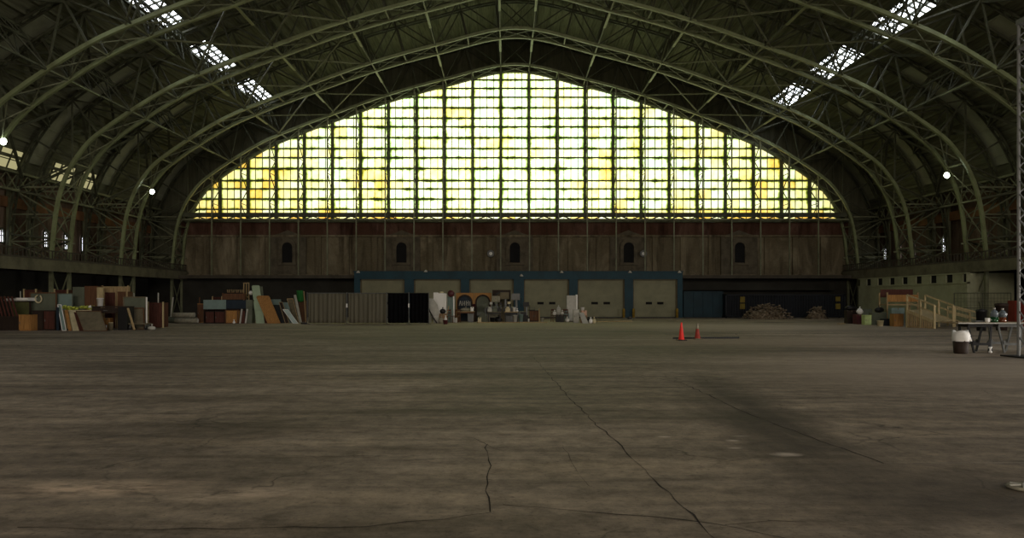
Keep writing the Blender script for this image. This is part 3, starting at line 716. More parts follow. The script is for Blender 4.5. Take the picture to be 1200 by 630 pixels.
# teal sheet partition and navy container to the right
t = thing('partition', 'dark teal sheet partition between the loading bay and navy container', 'partition', (0, 67.6, 0))
xa, xb, zz = gx(801.5, 67.6), gx(847, 67.6), gz(342, 67.6)
p = MB(); p.box(xa, xb, 0, .06, .05, zz); 
for i in range(5): x = xa+(xb-xa)*i/4; p.box(x-.03, x+.03, -.05, 0, 0, zz)
obj('sheet', p, M['teal'], t); obj('top_rail', MB().box(xa, xb, -.07, .1, zz, zz+.07), M['teal'], t)
obj('foot', MB().box(xa, xb, -.2, .3, 0, .05), M['black_plastic'], t)
YC = 66.6
t = thing('shipping_container', 'long navy corrugated container standing against the end wall', 'container', (0, YC, 0))
xa, xb, zz = gx(850, YC), gx(991, YC), gz(344.5, YC); c = MB(); n_ = 44; vs = []; fs = []
for i in range(n_*4+1):
    x = xa+.12+(xb-xa-.24)*i/(n_*4); y = (.06, .06, .12, .12)[i % 4]; vs += [(x,y,.15),(x,y,zz-.12)]
for i in range(n_*4): fs.append((2*i,2*i+2,2*i+3,2*i+1))
c.add(vs, fs); c.box(xa+.05, xb-.05, .15, 1.15, .1, zz-.05); obj('body', c, M['navy'], t, fix=False)
f = MB(); f.box(xa, xb, 0, 1.2, zz-.12, zz); f.box(xa, xb, 0, 1.2, .06, .18)
for x in (xa, xb-.14): f.box(x, x+.14, 0, .14, 0, zz); f.box(x, x+.14, 1.06, 1.2, 0, zz)
obj('frame', f, M['navy'], t)
for px in (870, 982):
    x = gx(px, YC); s = MB(); s.box(x-.2, x+.2, -.03, .03, 1.3 if px < 900 else 1.4, 1.78); obj('sign', s, M['yellow_sign'], t)
    s = MB(); s.box(x-.2, x+.2, -.02, .03, .75, 1.2); obj('sign', s, M['yellow_sign'], t)

# pale office wall built under the right gallery
t = thing('office_box', 'pale sage office wall with a dark clerestory strip under the right gallery', 'office', (0, 0, 0))
X = 28.55; w = MB(); w.box(X, X+.12, 50.8, 66.3, 0, 2.6); obj('wall_panel', w, M['sage'], t)
w = MB(); w.box(X-.04, X+.2, 50.7, 66.3, 2.58, 2.68); w.box(X-.04, X+.2, 50.7, 66.3, 3.2, 3.28); w.box(X, X+3, 50.7, 50.8, 0, 3.25)
for i in range(8): y = 51.2+i*1.95; w.box(X, X+.1, y, y+1.15, 2.68, 3.2)
obj('strip_frame', w, M['sage'], t)
obj('strip_glass', MB().box(X+.12, X+.16, 50.8, 66.3, 2.68, 3.2), M['black_void'], t)

# ------------------------------------------------------------------ generic builders for stored things
def span(px0, px1, py0, Y): return (gx((px0+px1)/2, Y), (px1-px0)*Y/F, gz(py0, Y))
def cabinet(lab, px0, px1, py, Y, mat, mat2=None, d=.5, nd=2, name='cabinet', cat='cabinet', z0=0, z1=None, group=None, handle='grey_metal'):
    x, w, h = span(px0, px1, py, Y); h = (h if z1 is None else z1) - z0; t = thing(name, lab, cat, (x, Y, z0), 0, group)
    b = MB(); b.box(-w/2, w/2, 0, d, .05, h); b.box(-w/2+.02, w/2-.02, .03, d, 0, .05); b.box(-w/2-.01, w/2+.01, -.015, d, h-.03, h); obj('body', b, M[mat], t)
    for i in range(nd):
        a, c = -w/2+w*i/nd+.012, -w/2+w*(i+1)/nd-.012; dr = obj('door', MB().box(a, c, -.02, 0, .07, h-.05), M[mat2 or mat], t)
        hx = c-.05 if i == 0 and nd > 1 else a+.05; obj('handle', MB().box(hx-.012, hx+.012, -.045, -.02, h*.5-.06, h*.5+.06), M[handle], dr)
    return t
def board(lab, c4, th, mat, name='board', cat='board', frame=None, fw=.06, group=None, base=None):
    P = [gp(*c) for c in c4]
    zmin = min(p.z for p in P)
    for i in (0, 1): P[i].z = 0.0 if base is None else base
    if zmin > .25 and base is None: pass
    o = Vector(((P[0].x+P[1].x)/2, min(P[0].y, P[1].y), 0)); Q = [p-o for p in P]; t = thing(name, lab, cat, o, 0, group)
    obj('panel', MB().slab(Q, th), M[mat], t)
    if frame:
        n = (Q[1]-Q[0]).cross(Q[3]-Q[0]).normalized(); n = -n if n.y > 0 else n
        f = MB()
        for a, b in zip(Q, Q[1:]+Q[:1]): f.bar(a+n*.012, b+n*.012, fw, .03, up=n)
        obj('edge_trim', f, M[frame], t)
    return t
def crate(lab, px0, px1, py, Y, mat, post='pale_wood', d=.5, nv=5, name='crate', cat='crate', z0=0, z1=None, group=None, rails=3):
    x, w, h = span(px0, px1, py, Y); h = (h if z1 is None else z1)-z0; t = thing(name, lab, cat, (x, Y, z0), 0, group)
    s = MB()
    for i in range(nv):
        a = -w/2+w*i/nv; s.box(a+.01, a+w/nv-.01, .02, .04, .04, h-.02)
    s.box(-w/2+.02, w/2-.02, .04, d-.04, .06, h-.06)
    for i in range(3): a = d*i/3; s.box(-w/2, -w/2+.02, a+.01, a+d/3-.01, .04, h-.02); s.box(w/2-.02, w/2, a+.01, a+d/3-.01, .04, h-.02)
    obj('slats', s, M[mat], t); r_ = MB()
    for i in range(rails): z = .06+(h-.12)*i/(rails-1); r_.box(-w/2, w/2, 0, .022, z-.035, z+.035)
    obj('rails', r_, M[mat], t)
    for sx in (-1, 1): obj('post', MB().box(sx*w/2-.035, sx*w/2+.035, -.02, .05, 0, h+.03), M[post], t)
    return t
def plank(lab, p, q, w, th, mat, name='plank', cat='plank', group=None):
    p, q = Vector(p), Vector(q); o = Vector((p.x, p.y, min(p.z, q.z))); b = MB().bar(p-o, q-o, w, th)
    ob = obj(name, b, M[mat], None, bevel=.004); ob.location = o; return tag(ob, lab, cat, group)
def bucket(lab, x, y, r, h, mat, name='bucket', cat='bucket', z0=0, rim=None):
    t = thing(name, lab, cat, (x, y, z0)); obj('body', MB().lathe([(r*.78,0),(r,h),(r*1.06,h),(r*1.06,h-.03),(r*.97,h-.03),(r*.74,.02)], 16), M[mat], t, True)
    obj('handle', MB().path([(r*1.05*math.cos(a), -.02, h-.02-r*.8*math.sin(a)) for a in [math.pi*i/8 for i in range(9)]], .007), M['grey_metal'], t); return t
def box_(lab, px0, px1, py, Y, mat, d=.4, name='cardboard_box', cat='box', z0=0, z1=None, flaps=True):
    x, w, h = span(px0, px1, py, Y); h = (h if z1 is None else z1)-z0; t = thing(name, lab, cat, (x, Y, z0), random.uniform(-.1, .1))
    obj('carton', MB().box(-w/2, w/2, 0, d, 0, h), M[mat], t, bevel=.006)
    if flaps:
        f = MB(); f.slab([(-w/2,0,h), (w/2,0,h), (w/2,-.12,h+.06), (-w/2,-.12,h+.06)], .006); f.slab([(-w/2,d,h), (w/2,d,h), (w/2,d+.1,h+.08), (-w/2,d+.1,h+.08)], .006); obj('flap', f, M[mat], t)
    else:
        obj('tape', MB().box(-.03, .03, -.003, d+.003, h-.1, h+.004), M['khaki'], t)
    return t
def sack(lab, x, y, rx, ry, rz, mat, name='sack', cat='sack', z0=0):
    t = thing(name, lab, cat, (x, y, z0), random.uniform(-.3, .3)); obj('bag', MB().ball((0,0,rz*.92), rx, ry, rz, 14, 9, .09), M[mat], t, True)
    obj('tied_neck', MB().lathe([(.03,0),(.02,.04),(.06,.12),(.0,.1)], 8, c=(0,0,rz*1.8)), M[mat], t, True); return t
def chair(lab, x, y, rz, mat, seat_mat, group=None):
    t = thing('chair', lab, 'chair', (x, y, 0), rz, group)
    obj('seat', MB().box(-.21, .21, -.21, .21, .42, .46), M[seat_mat], t, bevel=.01)
    for sx in (-1, 1):
        obj('leg', MB().bar((sx*.19,-.19,0), (sx*.18,-.18,.42), .035), M[mat], t); obj('leg', MB().bar((sx*.19,.21,0), (sx*.18,.2,.88), .035), M[mat], t)
    b = MB(); b.box(-.19, .19, .19, .22, .78, .88); b.box(-.19, .19, .19, .22, .6, .67); obj('backrest', b, M[seat_mat], t); return t
def table(lab, px0, px1, py, Y, mat, legm='dark_wood', d=.75, name='work_table', group=None):
    x, w, h = span(px0, px1, py, Y); t = thing(name, lab, 'table', (x, Y, 0), 0, group); obj('table_top', MB().box(-w/2, w/2, 0, d, h-.05, h), M[mat], t, bevel=.006)
    for sx in (-1, 1):
        for yy in (.06, d-.06): obj('leg', MB().bar((sx*(w/2-.08),yy,0), (sx*(w/2-.08),yy,h-.05), .06), M[legm], t)
    a = MB(); a.box(-w/2+.08, w/2-.08, .05, .08, h-.14, h-.05); a.box(-w/2+.08, w/2-.08, d-.08, d-.05, h-.14, h-.05); obj('apron', a, M[legm], t); return t, h

# ------------------------------------------------------------------ left heap of stored things (nearest group)
Y = 40.2
# rack of dark slats leaning at the frame's left edge
t = thing('slatted_rack', 'dark red slatted rack tilted over at the left edge', 'rack', (gx(6, Y), Y+.4, 0))
for k in range(7):
    a = -.75+k*.19; obj('slat', MB().bar((a,0,.62), (a-.62,.5,1.72), .085, .03, up=(0,-1,.4)), M['red_wood'], t)
s = MB(); s.bar((-.9,0,.68), (.62,0,.68), .07); s.bar((-1.5,.5,1.66), (-.05,.5,1.66), .07); obj('cross_rail', s, M['dark_wood'], t)
s = MB(); s.box(-.9, .56, -.02, .6, 0, .62); s.box(-.95, .6, -.05, .65, .6, .66); s.box(-.8, .5, -.04, -.02, .1, .28); s.box(-.8, .5, -.04, -.02, .36, .54); obj('base_chest', s, M['dark_wood'], t)
cabinet('square orange brown wooden box standing in front of the olive board', 22, 36.6, 368.5, Y-.2, 'orange_wood', d=.6, nd=1, name='wooden_box', cat='box')
board('olive board standing upright under the white board near the left edge', [(15,383,Y+1.4),(35,383,Y+1.4),(35,353,Y+1.4),(13,353,Y+1.4)], .05, 'olive', frame='dark_wood')
t = thing('white_board', 'long white board laid flat on top of the upright olive board', 'board', (gx(20, Y+1.2), Y+1.1, gz(352.3, Y+1.2)+.0))
obj('panel', MB().box(-.62, .62, 0, .9, .005, .16), M['white'], t); obj('edge_strip', MB().box(-.62, .62, -.012, 0, .02, .06), M['offwhite'], t)
tb = board('big grey green panel standing behind the dark lockers, a pale ring on it', [(35.5,386,Y+1.9),(66,386,Y+1.9),(66,343,Y+1.9),(35.5,343,Y+1.9)], .06, 'grey_green', frame='brown_wood')
t = thing('pale_ring', 'small pale open ring hung on the big grey green panel', 'ring', (gx(43, Y+1.6), Y+1.75, gz(350, Y+1.7)))
rm = MB(); pts = [(.17*math.cos(R(a)), 0, .2*math.sin(R(a))) for a in range(-260, 61, 20)]; obj('hoop', rm.path(pts, .035, 8), M['cream'], t); obj('hook', MB().bar((0,.0,.18), (0,.12,.22), .02), M['grey_metal'], t)
cabinet('dark brown locker, left one of the two below the pale ring', 37.5, 51, 363.5, Y+.35, 'dark_wood', d=.55, nd=1, name='locker', cat='locker', group='dark lockers below the ring')
cabinet('dark brown locker, right one of the two, beside the leaning boards', 51.6, 64.5, 363.5, Y+.3, 'dark_wood', 'red_wood', d=.55, nd=1, name='locker', cat='locker', group='dark lockers below the ring')
board('blue grey panel standing behind the yellow green heap', [(67.5,384,Y+2.2),(85,384,Y+2.2),(85,344,Y+2.2),(67.5,344,Y+2.2)], .06, 'blue_grey', frame='grey_green', fw=.04)
board('thin dark blue board standing left of the leaning white edged board', [(66,387,Y+.1),(69.2,387,Y+.1),(68.6,360,Y+.2),(65.6,360,Y+.2)], .04, 'blue_dark')
board('narrow white edged blue board leaning first in the row of boards', [(73,387.5,Y-.2),(77.5,387.5,Y-.1),(71.5,357,Y+.5),(67.5,357,Y+.5)], .05, 'blue_grey', frame='white', fw=.03)
board('orange wooden board leaning between the white edged and cream boards', [(80.5,387.8,Y-.25),(84,387.8,Y-.2),(79.5,363,Y+.5),(75.5,363,Y+.5)], .05, 'orange_wood')
board('cream board leaning with its bright face out, behind the khaki board', [(85.3,388,Y-.3),(95,388,Y-.15),(109,363,Y+.85),(80,363,Y+.85)], .04, 'cream')
board('dark red board leaning just behind the big khaki board', [(93,388,Y-.55),(99,388,Y-.45),(92,365.5,Y+.4),(86.5,365.5,Y+.4)], .03, 'red_wood')
board('big khaki board leaning foremost against the row of boards', [(98,388,Y-.75),(125.5,387,Y-.6),(118,364.5,Y+.35),(89,364.5,Y+.35)], .035, 'khaki', frame='brown_wood', fw=.025)
t = thing('plastic_heap', 'crumpled yellow green plastic sheet bunched on top of the leaning boards', 'plastic sheet', (gx(90, Y+1.3), Y+1.35, gz(362.5, Y+1.3)))
hp = MB()
for k in range(26):
    a = random.uniform(-.72, .8); hp.ball((a, random.uniform(-.15,.15), random.uniform(.0,.16)), random.uniform(.07,.15), .1, random.uniform(.04,.09), 7, 5, .35)
obj('sheet', hp, M['lime'], t); obj('white_fold', MB().ball((.72,-.1,.1), .09, .06, .12, 8, 6, .2), M['white'], t); obj('support_board', MB().box(-.85, .85, -.2, .25, -1.0, -.03), M['tan_wood'], t)
cabinet('pale green metal cupboard standing behind the leaning boards', 85.2, 99, 336, Y+3.0, 'grey_green', d=.6, nd=1, name='metal_cupboard', cat='cupboard', handle='black_plastic')
cabinet('tall brown wardrobe standing next to the pale green cupboard', 99.2, 114, 335, Y+3.0, 'brown_wood', d=.6, nd=2, name='wardrobe', cat='wardrobe')
plank('short tan upright post above the white bucket', gp(117.5, 355, Y+2.2).xy.to_3d() + Vector((0,0,0)), gp(117.5, 336.5, Y+2.2), .3, .12, 'pale_wood', name='timber_post', cat='post')
t = thing('desk', 'black desk with a deep dark side standing right of the khaki board', 'desk', (gx(131, Y+1.0), Y+.75, 0))
hdk = gz(358.5, Y+.8); w = 42*(Y+.8)/F
obj('desk_top', MB().box(-w/2, w/2, 0, .8, hdk-.06, hdk), M['dark_wood'], t); obj('side_panel', MB().box(w/2-.5, w/2-.02, .02, .78, 0, hdk-.06), M['black_plastic'], t); obj('side_panel', MB().box(-w/2+.02, -w/2+.07, .02, .78, 0, hdk-.06), M['dark_wood'], t)
dw = obj('drawer', MB().box(-w/2+.1, w/2-.52, .0, .03, hdk-.36, hdk-.08), M['dark_wood'], t); obj('handle', MB().box(-.3, -.1, -.02, 0, hdk-.24, hdk-.21), M['grey_metal'], dw)
bucket('white bucket on top of the black desk', gx(116.2, Y+1.1), Y+1.2, .165, .42, 'white', z0=hdk)
t = thing('tin_can', 'tan round tin on the floor under the black desk', 'tin', (gx(130.5, Y+.5), Y+.45, 0)); obj('can', MB().lathe([(.12,0),(.12,.36),(.125,.37),(.11,.38)], 14), M['khaki'], t, True); obj('lid', MB().lathe([(.115,.37),(.115,.4),(.0,.4)], 14), M['cream'], t)
t = thing('paint_pot', 'small pale pot left of the tan tin under the black desk', 'pot', (gx(124.5, Y+.5), Y+.4, 0)); obj('pot', MB().lathe([(.07,0),(.09,.26),(.095,.27),(.08,.27)], 12), M['offwhite'], t, True); obj('rim', MB().lathe([(.096,.25),(.1,.28),(.09,.28)], 12), M['grey_metal'], t)
box_('small orange carton under the black desk behind the tin', 121, 129, 372.5, Y+1.1, 'orange_wood', d=.3, flaps=False)
crate('upright slatted crate behind the desk, left of its twin, reddish slats', 122, 136, 342, Y+3.2, 'red_wood', 'tan_wood', d=.7, nv=5, group='slatted crates behind the black desk')
crate('upright slatted crate behind the desk, right of its twin, near the grey panel', 136.8, 148.5, 341, Y+3.2, 'brown_wood', 'tan_wood', d=.7, nv=4, group='slatted crates behind the black desk')
cr = crate('long low tan pallet stood behind the two slatted crates', 120, 150, 335, Y+4.3, 'tan_wood', 'tan_wood', d=.3, nv=9, name='pallet', cat='pallet')
plank('tan plank leaning between the desk and the grey panel', (gx(154.2, Y-.1), Y+.2, .03), (gx(146.5, Y+.3), Y+.6, gz(361, Y+.3)), .11, .05, 'tan_wood')
board('grey panel standing upright right of the leaning tan plank', [(146,380,Y+2.4),(171,380,Y+2.4),(171,348,Y+2.4),(145,348,Y+2.4)], .06, 'grey_green', frame='khaki')
board('brown slatted board leaning low against the grey panel', [(154,376,Y+1.7),(169,376,Y+1.7),(168.5,361,Y+2.1),(153.5,361,Y+2.1)], .04, 'khaki', frame='brown_wood')
t = thing('low_trolley', 'low flat trolley with pale deck in front of the grey panel', 'trolley', (gx(165.5, Y+1.2), Y+.9, 0))
obj('deck', MB().box(-.55, .45, 0, .55, .28, .34), M['khaki'], t)
for a in (-.45, .35):
    for b in (.06, .48): obj('wheel', MB().tube((a,b-.03,.1), (a,b+.03,.1), .1, 12), M['black_plastic'], t); 
ax_ = MB(); ax_.box(-.47, -.43, .02, .5, .1, .28); ax_.box(.33, .37, .02, .5, .1, .28); obj('axle', ax_, M['grey_metal'], t)
plank('white upright pole at the right edge of the grey panel', (gx(171.8, Y+2.1), Y+2.1, 0), (gx(171.3, Y+2.1), Y+2.15, gz(348, Y+2.1)), .07, .05, 'white', name='pole', cat='pole')
sack('crumpled white rag heap on the floor right of the trolley', gx(178, Y+.9), Y+.9, .2, .12, .1, 'offwhite', name='rag_heap', cat='rags')
crate('red brown panelled crate with pale right post, end of the heap', 173.5, 191, 354, Y+3.8, 'red_wood', 'pale_wood', d=.7, nv=3)
for px, lab in ((185.5, 'thin pale stick rising behind the red brown crate'), (157, 'thick pale upright stick behind the grey panel'), (24, 'thin pale stick upright behind the white board')):
    plank(lab, (gx(px, Y+5), Y+5, 0), (gx(px, Y+5), Y+5, gz(343 if px > 30 else 341, Y+5)), .05, .05, 'offwhite', name='stick', cat='stick')
crate('low dark red crate standing far behind the big grey green panel', 28, 42, 339, Y+4.2, 'red_wood', 'pale_wood', d=.6, nv=4)
crate('low dark red crate standing far behind the blue grey panel', 64, 79, 339, Y+4.2, 'red_wood', 'pale_wood', d=.6, nv=4)

# ------------------------------------------------------------------ second left group
Y = 52.5
t = thing('rolled_carpets', 'pile', 'carpet'); bpy.data.objects.remove(t)
def roll(lab, px0, px1, pyc, Y, r, mat, z0, ang=0):
    x0, x1 = gx(px0, Y), gx(px1, Y); t = thing('carpet_roll', lab, 'carpet roll', ((x0+x1)/2, Y, z0+r), ang, 'rolled carpets on the floor'); h = (x1-x0)/2
    obj('roll', MB().lathe([(r*.3,-h-.01),(r,-h),(r*1.04,-h*.3),(r*.97,h*.4),(r,h),(r*.3,h+.01)], 14, M=Matrix.Rotation(R(90), 4, 'Y')), M[mat], t, True)
    sp = MB(); pts = []
    for i in range(26): a = i*.6; q = r*(.15+.8*i/26); pts.append((h+.012, q*math.cos(a), q*math.sin(a)))
    obj('spiral_end', sp.path(pts, .012, 5), M['offwhite'], t); return t
roll('lowest dark carpet roll lying beside the red brown crate', 196, 222, 376, Y+.3, .2, 'grey_green', 0)
roll('pale carpet roll lying in front, its end showing', 205, 232, 374, Y-.3, .17, 'sack', 0, -.06)
roll('pale carpet roll lying on top of the others', 203, 228, 366, Y+.05, .17, 'sack', .36, .04)
roll('dark carpet roll at the back of the pile', 193, 226, 366, Y+.75, .2, 'khaki', 0, .03)
plank('pale stick leaning out of the carpet rolls at the left', (gx(199.5, Y+1.2), Y+1.15, 0), (gx(203, Y+1.2), Y+1.2, gz(348, Y+1.2)), .06, .06, 'offwhite', name='stick', cat='stick')
plank('brown stick upright behind the orange chair', (gx(233.5, Y+1.6), Y+1.55, 0), (gx(234, Y+1.6), Y+1.6, gz(348, Y+1.6)), .06, .06, 'brown_wood', name='stick', cat='stick')
cabinet('small orange wooden stand between the carpet rolls and grey shelving', 231.5, 239.5, 355.5, Y+.9, 'orange_wood', 'brown_wood', d=.45, nd=1, name='wooden_stand', cat='stand')
# grey shelving unit
t = thing('shelf_unit', 'long grey topped storage unit with open dark lower shelves', 'storage unit', (gx(267, Y), Y, 0))
k = Y/F; w = 57*k; zt_ = gz(351.5, Y); zm = gz(362, Y); bd = MB(); bd.box(-w/2, w/2, .0, .6, zm-.05, zm); bd.box(-w/2, w/2, 0, .6, zt_-.04, zt_); bd.box(-w/2, w/2, .56, .6, 0, zt_); bd.box(-w/2, -w/2+.05, 0, .6, 0, zt_); bd.box(-w/2, w/2-.3, 0, .6, .04, .1)
obj('shelf_frame', bd, M['dark_wood'], t); obj('front_panel', MB().box(-w/2, -w/2+26.5*k, -.03, .02, zm, zt_+.02), M['blue_grey'], t); obj('front_panel', MB().box(-w/2+27*k, w/2-7*k, -.03, .02, zm+.03, zt_), M['blue_dark'], t)
obj('end_panel', MB().box(w/2-7*k, w/2, -.04, .6, 0, zt_+.02), M['grey_green'], t)
t2 = crate('reddish wooden crate standing below the grey topped storage unit', 264.5, 278.5, 363.3, Y-.55, 'orange_wood', 'brown_wood', d=.5, nv=1, rails=5)
t = thing('dark_drum', 'x', 'drum'); bpy.data.objects.remove(t)
for k_, (a, b, lab) in enumerate(((240.8, 251, 'dark red drawer box low at the left end of the storage unit'), (252, 263.3, 'dark red drawer box low in the middle of the storage unit'))):
    cabinet(lab, a, b, 364.5, Y-.45, 'dark_wood', 'red_wood', d=.4, nd=1, name='drawer_box', cat='box', group='dark red boxes under the storage unit')
for px, lab in ((281.5, 'pale board end leaning right of the reddish crate'), (288.0, 'pale board end leaning by the grey end panel')):
    plank(lab, (gx(px, Y-.3), Y-.35, 0), (gx(px+.8, Y-.3), Y-.1, gz(362, Y-.3)), .10, .04, 'offwhite')
board('dark red board leaning between the two pale board ends', [(282.8,378,Y-.25),(287,378,Y-.25),(287,364,Y-.1),(282.8,364,Y-.1)], .03, 'red_wood')
sack('small white bundle in front of the reddish crate', gx(274.5, Y-.75), Y-.8, .09, .07, .08, 'white', name='bundle', cat='bundle', z0=.0)
crate('wide brown crate stacked on top of the storage unit', 261, 286, 343.5, Y+.05, 'brown_wood', 'brown_wood', d=.5, nv=6, z0=zt_+.02, rails=4)
crate('small reddish crate on the left of the storage unit top', 249, 260, 347.5, Y+.05, 'red_wood', 'tan_wood', d=.45, nv=4, z0=zt_+.02)
zc = gz(343.5, Y+.05)
for k_, px in enumerate((268, 273, 278, 283)):
    t = thing('wooden_stool', 'upturned brown stool on the wide crate, %s from its left' % ORD[k_], 'stool', (gx(px, Y+.3), Y+.3, zc+.035), 0, 'upturned stools on the wide brown crate')
    obj('seat', MB().lathe([(.11,0),(.12,.015),(.11,.03)], 12), M['brown_wood'], t)
    for a in range(4): obj('leg', MB().bar((.08*math.cos(a*1.57+.78), .08*math.sin(a*1.57+.78), .03), (.11*math.cos(a*1.57+.78), .11*math.sin(a*1.57+.78), .22), .02), M['tan_wood'], t)
t = thing('ladder_stand', 'tall pale open wooden frame standing behind the storage unit', 'frame', (gx(288.5, Y+1.2), Y+1.2, 0)); f = MB(); hh = gz(331, Y+1.2)
obj('upright', MB().box(-.2, -.14, 0, .06, 0, hh), M['tan_wood'], t); obj('upright', MB().box(.14, .2, 0, .06, 0, hh), M['tan_wood'], t); obj('upright', MB().box(-.02, .03, 0, .06, 0, hh), M['tan_wood'], t); obj('crosspiece', MB().box(-.2, .2, -.01, .06, hh-.06, hh), M['tan_wood'], t); obj('crosspiece', MB().box(-.2, .2, -.01, .06, hh-1.0, hh-.93), M['tan_wood'], t)
t = thing('globe_lamp', 'round white globe lamp on a thin stand beside the pale green door', 'lamp', (gx(294, Y+.9), Y+.9, 0)); zg = gz(343, Y+.9)
obj('globe', MB().ball((0,0,zg), .14, n=14, m=9), M['white'], t, True); obj('stand', MB().tube((0,0,.03), (0,0,zg-.12), .02), M['black_plastic'], t); obj('base', MB().lathe([(.16,0),(.15,.03),(.02,.05)], 14), M['black_plastic'], t)
# row of leaning doors and boards
board('tall pale green door leaning left of the orange door', [(301,379,Y-.3),(309.5,379,Y-.3),(303.5,335,Y+.9),(295.8,335,Y+.9)], .05, 'pale_green', name='leaning_door', cat='door', frame='pale_green', fw=.08)
board('darker green board leaning behind the pale green door', [(306,379,Y+.5),(312,379,Y+.5),(307.5,335.5,Y+1.3),(302,335.5,Y+1.3)], .04, 'grey_green')
board('dark red board leaning behind the orange door', [(311,379,Y-.15),(317,379,Y-.15),(306,347,Y+.9),(300.5,347,Y+.9)], .05, 'red_wood')
t = board('bright orange wooden door leaning in the middle of the row', [(315,379,Y-.6),(327.5,379,Y-.6),(314.5,347.5,Y+.5),(301.5,347.5,Y+.5)], .06, 'orange_wood', name='leaning_door', cat='door', frame='orange_wood', fw=.14)
board('dark board leaning right of the orange door', [(326,379,Y-.1),(338,379,Y-.1),(331,357,Y+.6),(319,357,Y+.6)], .05, 'black_plastic')
board('grey green panel standing behind the dark board', [(317,379,Y+1.4),(331,379,Y+1.4),(329,350.5,Y+1.7),(316,350.5,Y+1.7)], .05, 'blue_grey')
board('narrow tan edged board leaning left of the light blue board', [(334.5,378,Y-.5),(339,378,Y-.5),(331,354,Y+.3),(327,354,Y+.3)], .04, 'dark_wood', frame='tan_wood', fw=.03)
board('grey green board leaning behind the light blue board', [(338,378,Y+.3),(345,378,Y+.3),(337,354,Y+1.0),(329,354,Y+1.0)], .04, 'blue_grey')
board('light blue board leaning lowest at the right of the row', [(343.5,377.5,Y-.8),(349.5,377.5,Y-.8),(337.5,362.5,Y-.1),(331.5,362.5,Y-.1)], .05, 'light_blue', frame='white', fw=.03)
board('brown framed board leaning left of the white post', [(344,378,Y+.9),(350,378,Y+.9),(343.5,350,Y+1.5),(336.5,350,Y+1.5)], .04, 'khaki', frame='tan_wood', fw=.05)
plank('thick white post leaning near the grey drape', (gx(352.3, Y+.3), Y+.3, .04), (gx(346, Y+.9), Y+.8, gz(345.5, Y+.9)), .16, .08, 'offwhite', name='timber_post', cat='post')
board('brown board standing behind the green cloth', [(351,378,Y+1.9),(360,378,Y+1.9),(360,352,Y+2.0),(350,352,Y+2.0)], .05, 'brown_wood')
t = thing('green_cloth', 'bright green cloth draped over a post by the grey drape', 'cloth', (gx(351.5, Y+1.6), Y+1.55, 0)); cl = MB(); za, zb = gz(340, Y+1.6), gz(352.5, Y+1.6)
vs, fs = [], []
for i in range(9):
    for j in range(6): u, v = i/8, j/5; vs.append((-.2+.42*u+.05*v, .05*math.sin(u*14)-.03, za-(za-zb)*v-.06*math.sin(u*3.14)*v))
for i in range(8):
    for j in range(5): fs.append((i*6+j, i*6+j+1, (i+1)*6+j+1, (i+1)*6+j))
c_ = obj('fabric', cl.add(vs, fs), M['deep_green'], t, True, fix=False); c_.modifiers.new('s', 'SOLIDIFY').thickness = .02
obj('post', MB().box(-.03, .03, .1, .16, 0, za-.02), M['brown_wood'], t)
plank('thin tan post upright between the green cloth and grey drape', (gx(358.5, Y+1.3), Y+1.3, 0), (gx(356, Y+1.3), Y+1.35, gz(341, Y+1.3)), .06, .05, 'tan_wood', name='timber_post', cat='post')

# ------------------------------------------------------------------ pipe and drape screens
YD = 51.0; zd = gz(343.3, YD)
def drape(lab, px0, px1, mat, waves, group):
    x0, x1 = gx(px0, YD), gx(px1, YD); t = thing('drape', lab, 'drape', ((x0+x1)/2, YD, 0), 0, group); w = (x1-x0)/2
    vs, fs = [], []; nx, nz = int(waves*8), 7
    for i in range(nx+1):
        for j in range(nz+1):
            u, v = i/nx, j/nz; vs.append((-w+2*w*u, (.03+.025*v)*math.sin(u*waves*6.283+.6*math.sin(u*9))+.02*math.sin(u*31), zd-.02-(zd-.08)*v))
    for i in range(nx):
        for j in range(nz): k = i*(nz+1)+j; fs.append((k, k+1, k+nz+2, k+nz+1))
    c = obj('cloth', MB().add(vs, fs), M[mat], t, True, fix=False); c.modifiers.new('s', 'SOLIDIFY').thickness = .012
    obj('top_pipe', MB().tube((-w-.04,0,zd), (w+.04,0,zd), .025), M['black_plastic'] if mat == 'black' else M['grey_metal'], t); return t
drape('grey drape hung on a pipe, left of the two grey ones', 361.5, 405.5, 'drape', 9, 'pipe and drape screens')
drape('grey drape hung on a pipe, right of the two, next to the black ones', 408.5, 453, 'drape', 9, 'pipe and drape screens')
drape('black drape hung on a pipe, touching the grey ones', 454.5, 478.6, 'black', 5, 'pipe and drape screens')
drape('black drape hung on a pipe, at the end near the white panel', 480.2, 502, 'black', 5, 'pipe and drape screens')
for k_, (px, lab) in enumerate(((360.5, 'at the far left end of the grey drapes'), (407, 'between the two grey drapes'), (453.7, 'between the grey and black drapes'), (479.4, 'between the two black drapes'), (502.7, 'at the right end of the black drapes'))):
    t = thing('drape_stand', 'slim upright stand %s' % lab, 'stand', (gx(px, YD), YD-.12, 0), 0, 'upright stands of the drape screens')
    obj('pole', MB().tube((0,0,.02), (0,0,zd+.06), .026), M['grey_metal'], t); obj('foot_plate', MB().box(-.16, .16, -.12, .2, 0, .018), M['black_plastic'], t)
    if k_ in (1, 3): obj('white_tag', MB().box(-.045, .045, -.035, -.026, 1.05, 1.3), M['white'], t)
t = thing('floor_clamp', 'small dark weight on the floor at the left end of the grey drapes', 'weight', (gx(359, YD), YD-.45, 0)); obj('weight', MB().box(-.22, .14, -.1, .1, 0, .1), M['black_plastic'], t, bevel=.02); obj('grip', MB().path([(-.1,0,.1), (-.1,0,.15), (.04,0,.15), (.04,0,.1)], .012), M['grey_metal'], t)

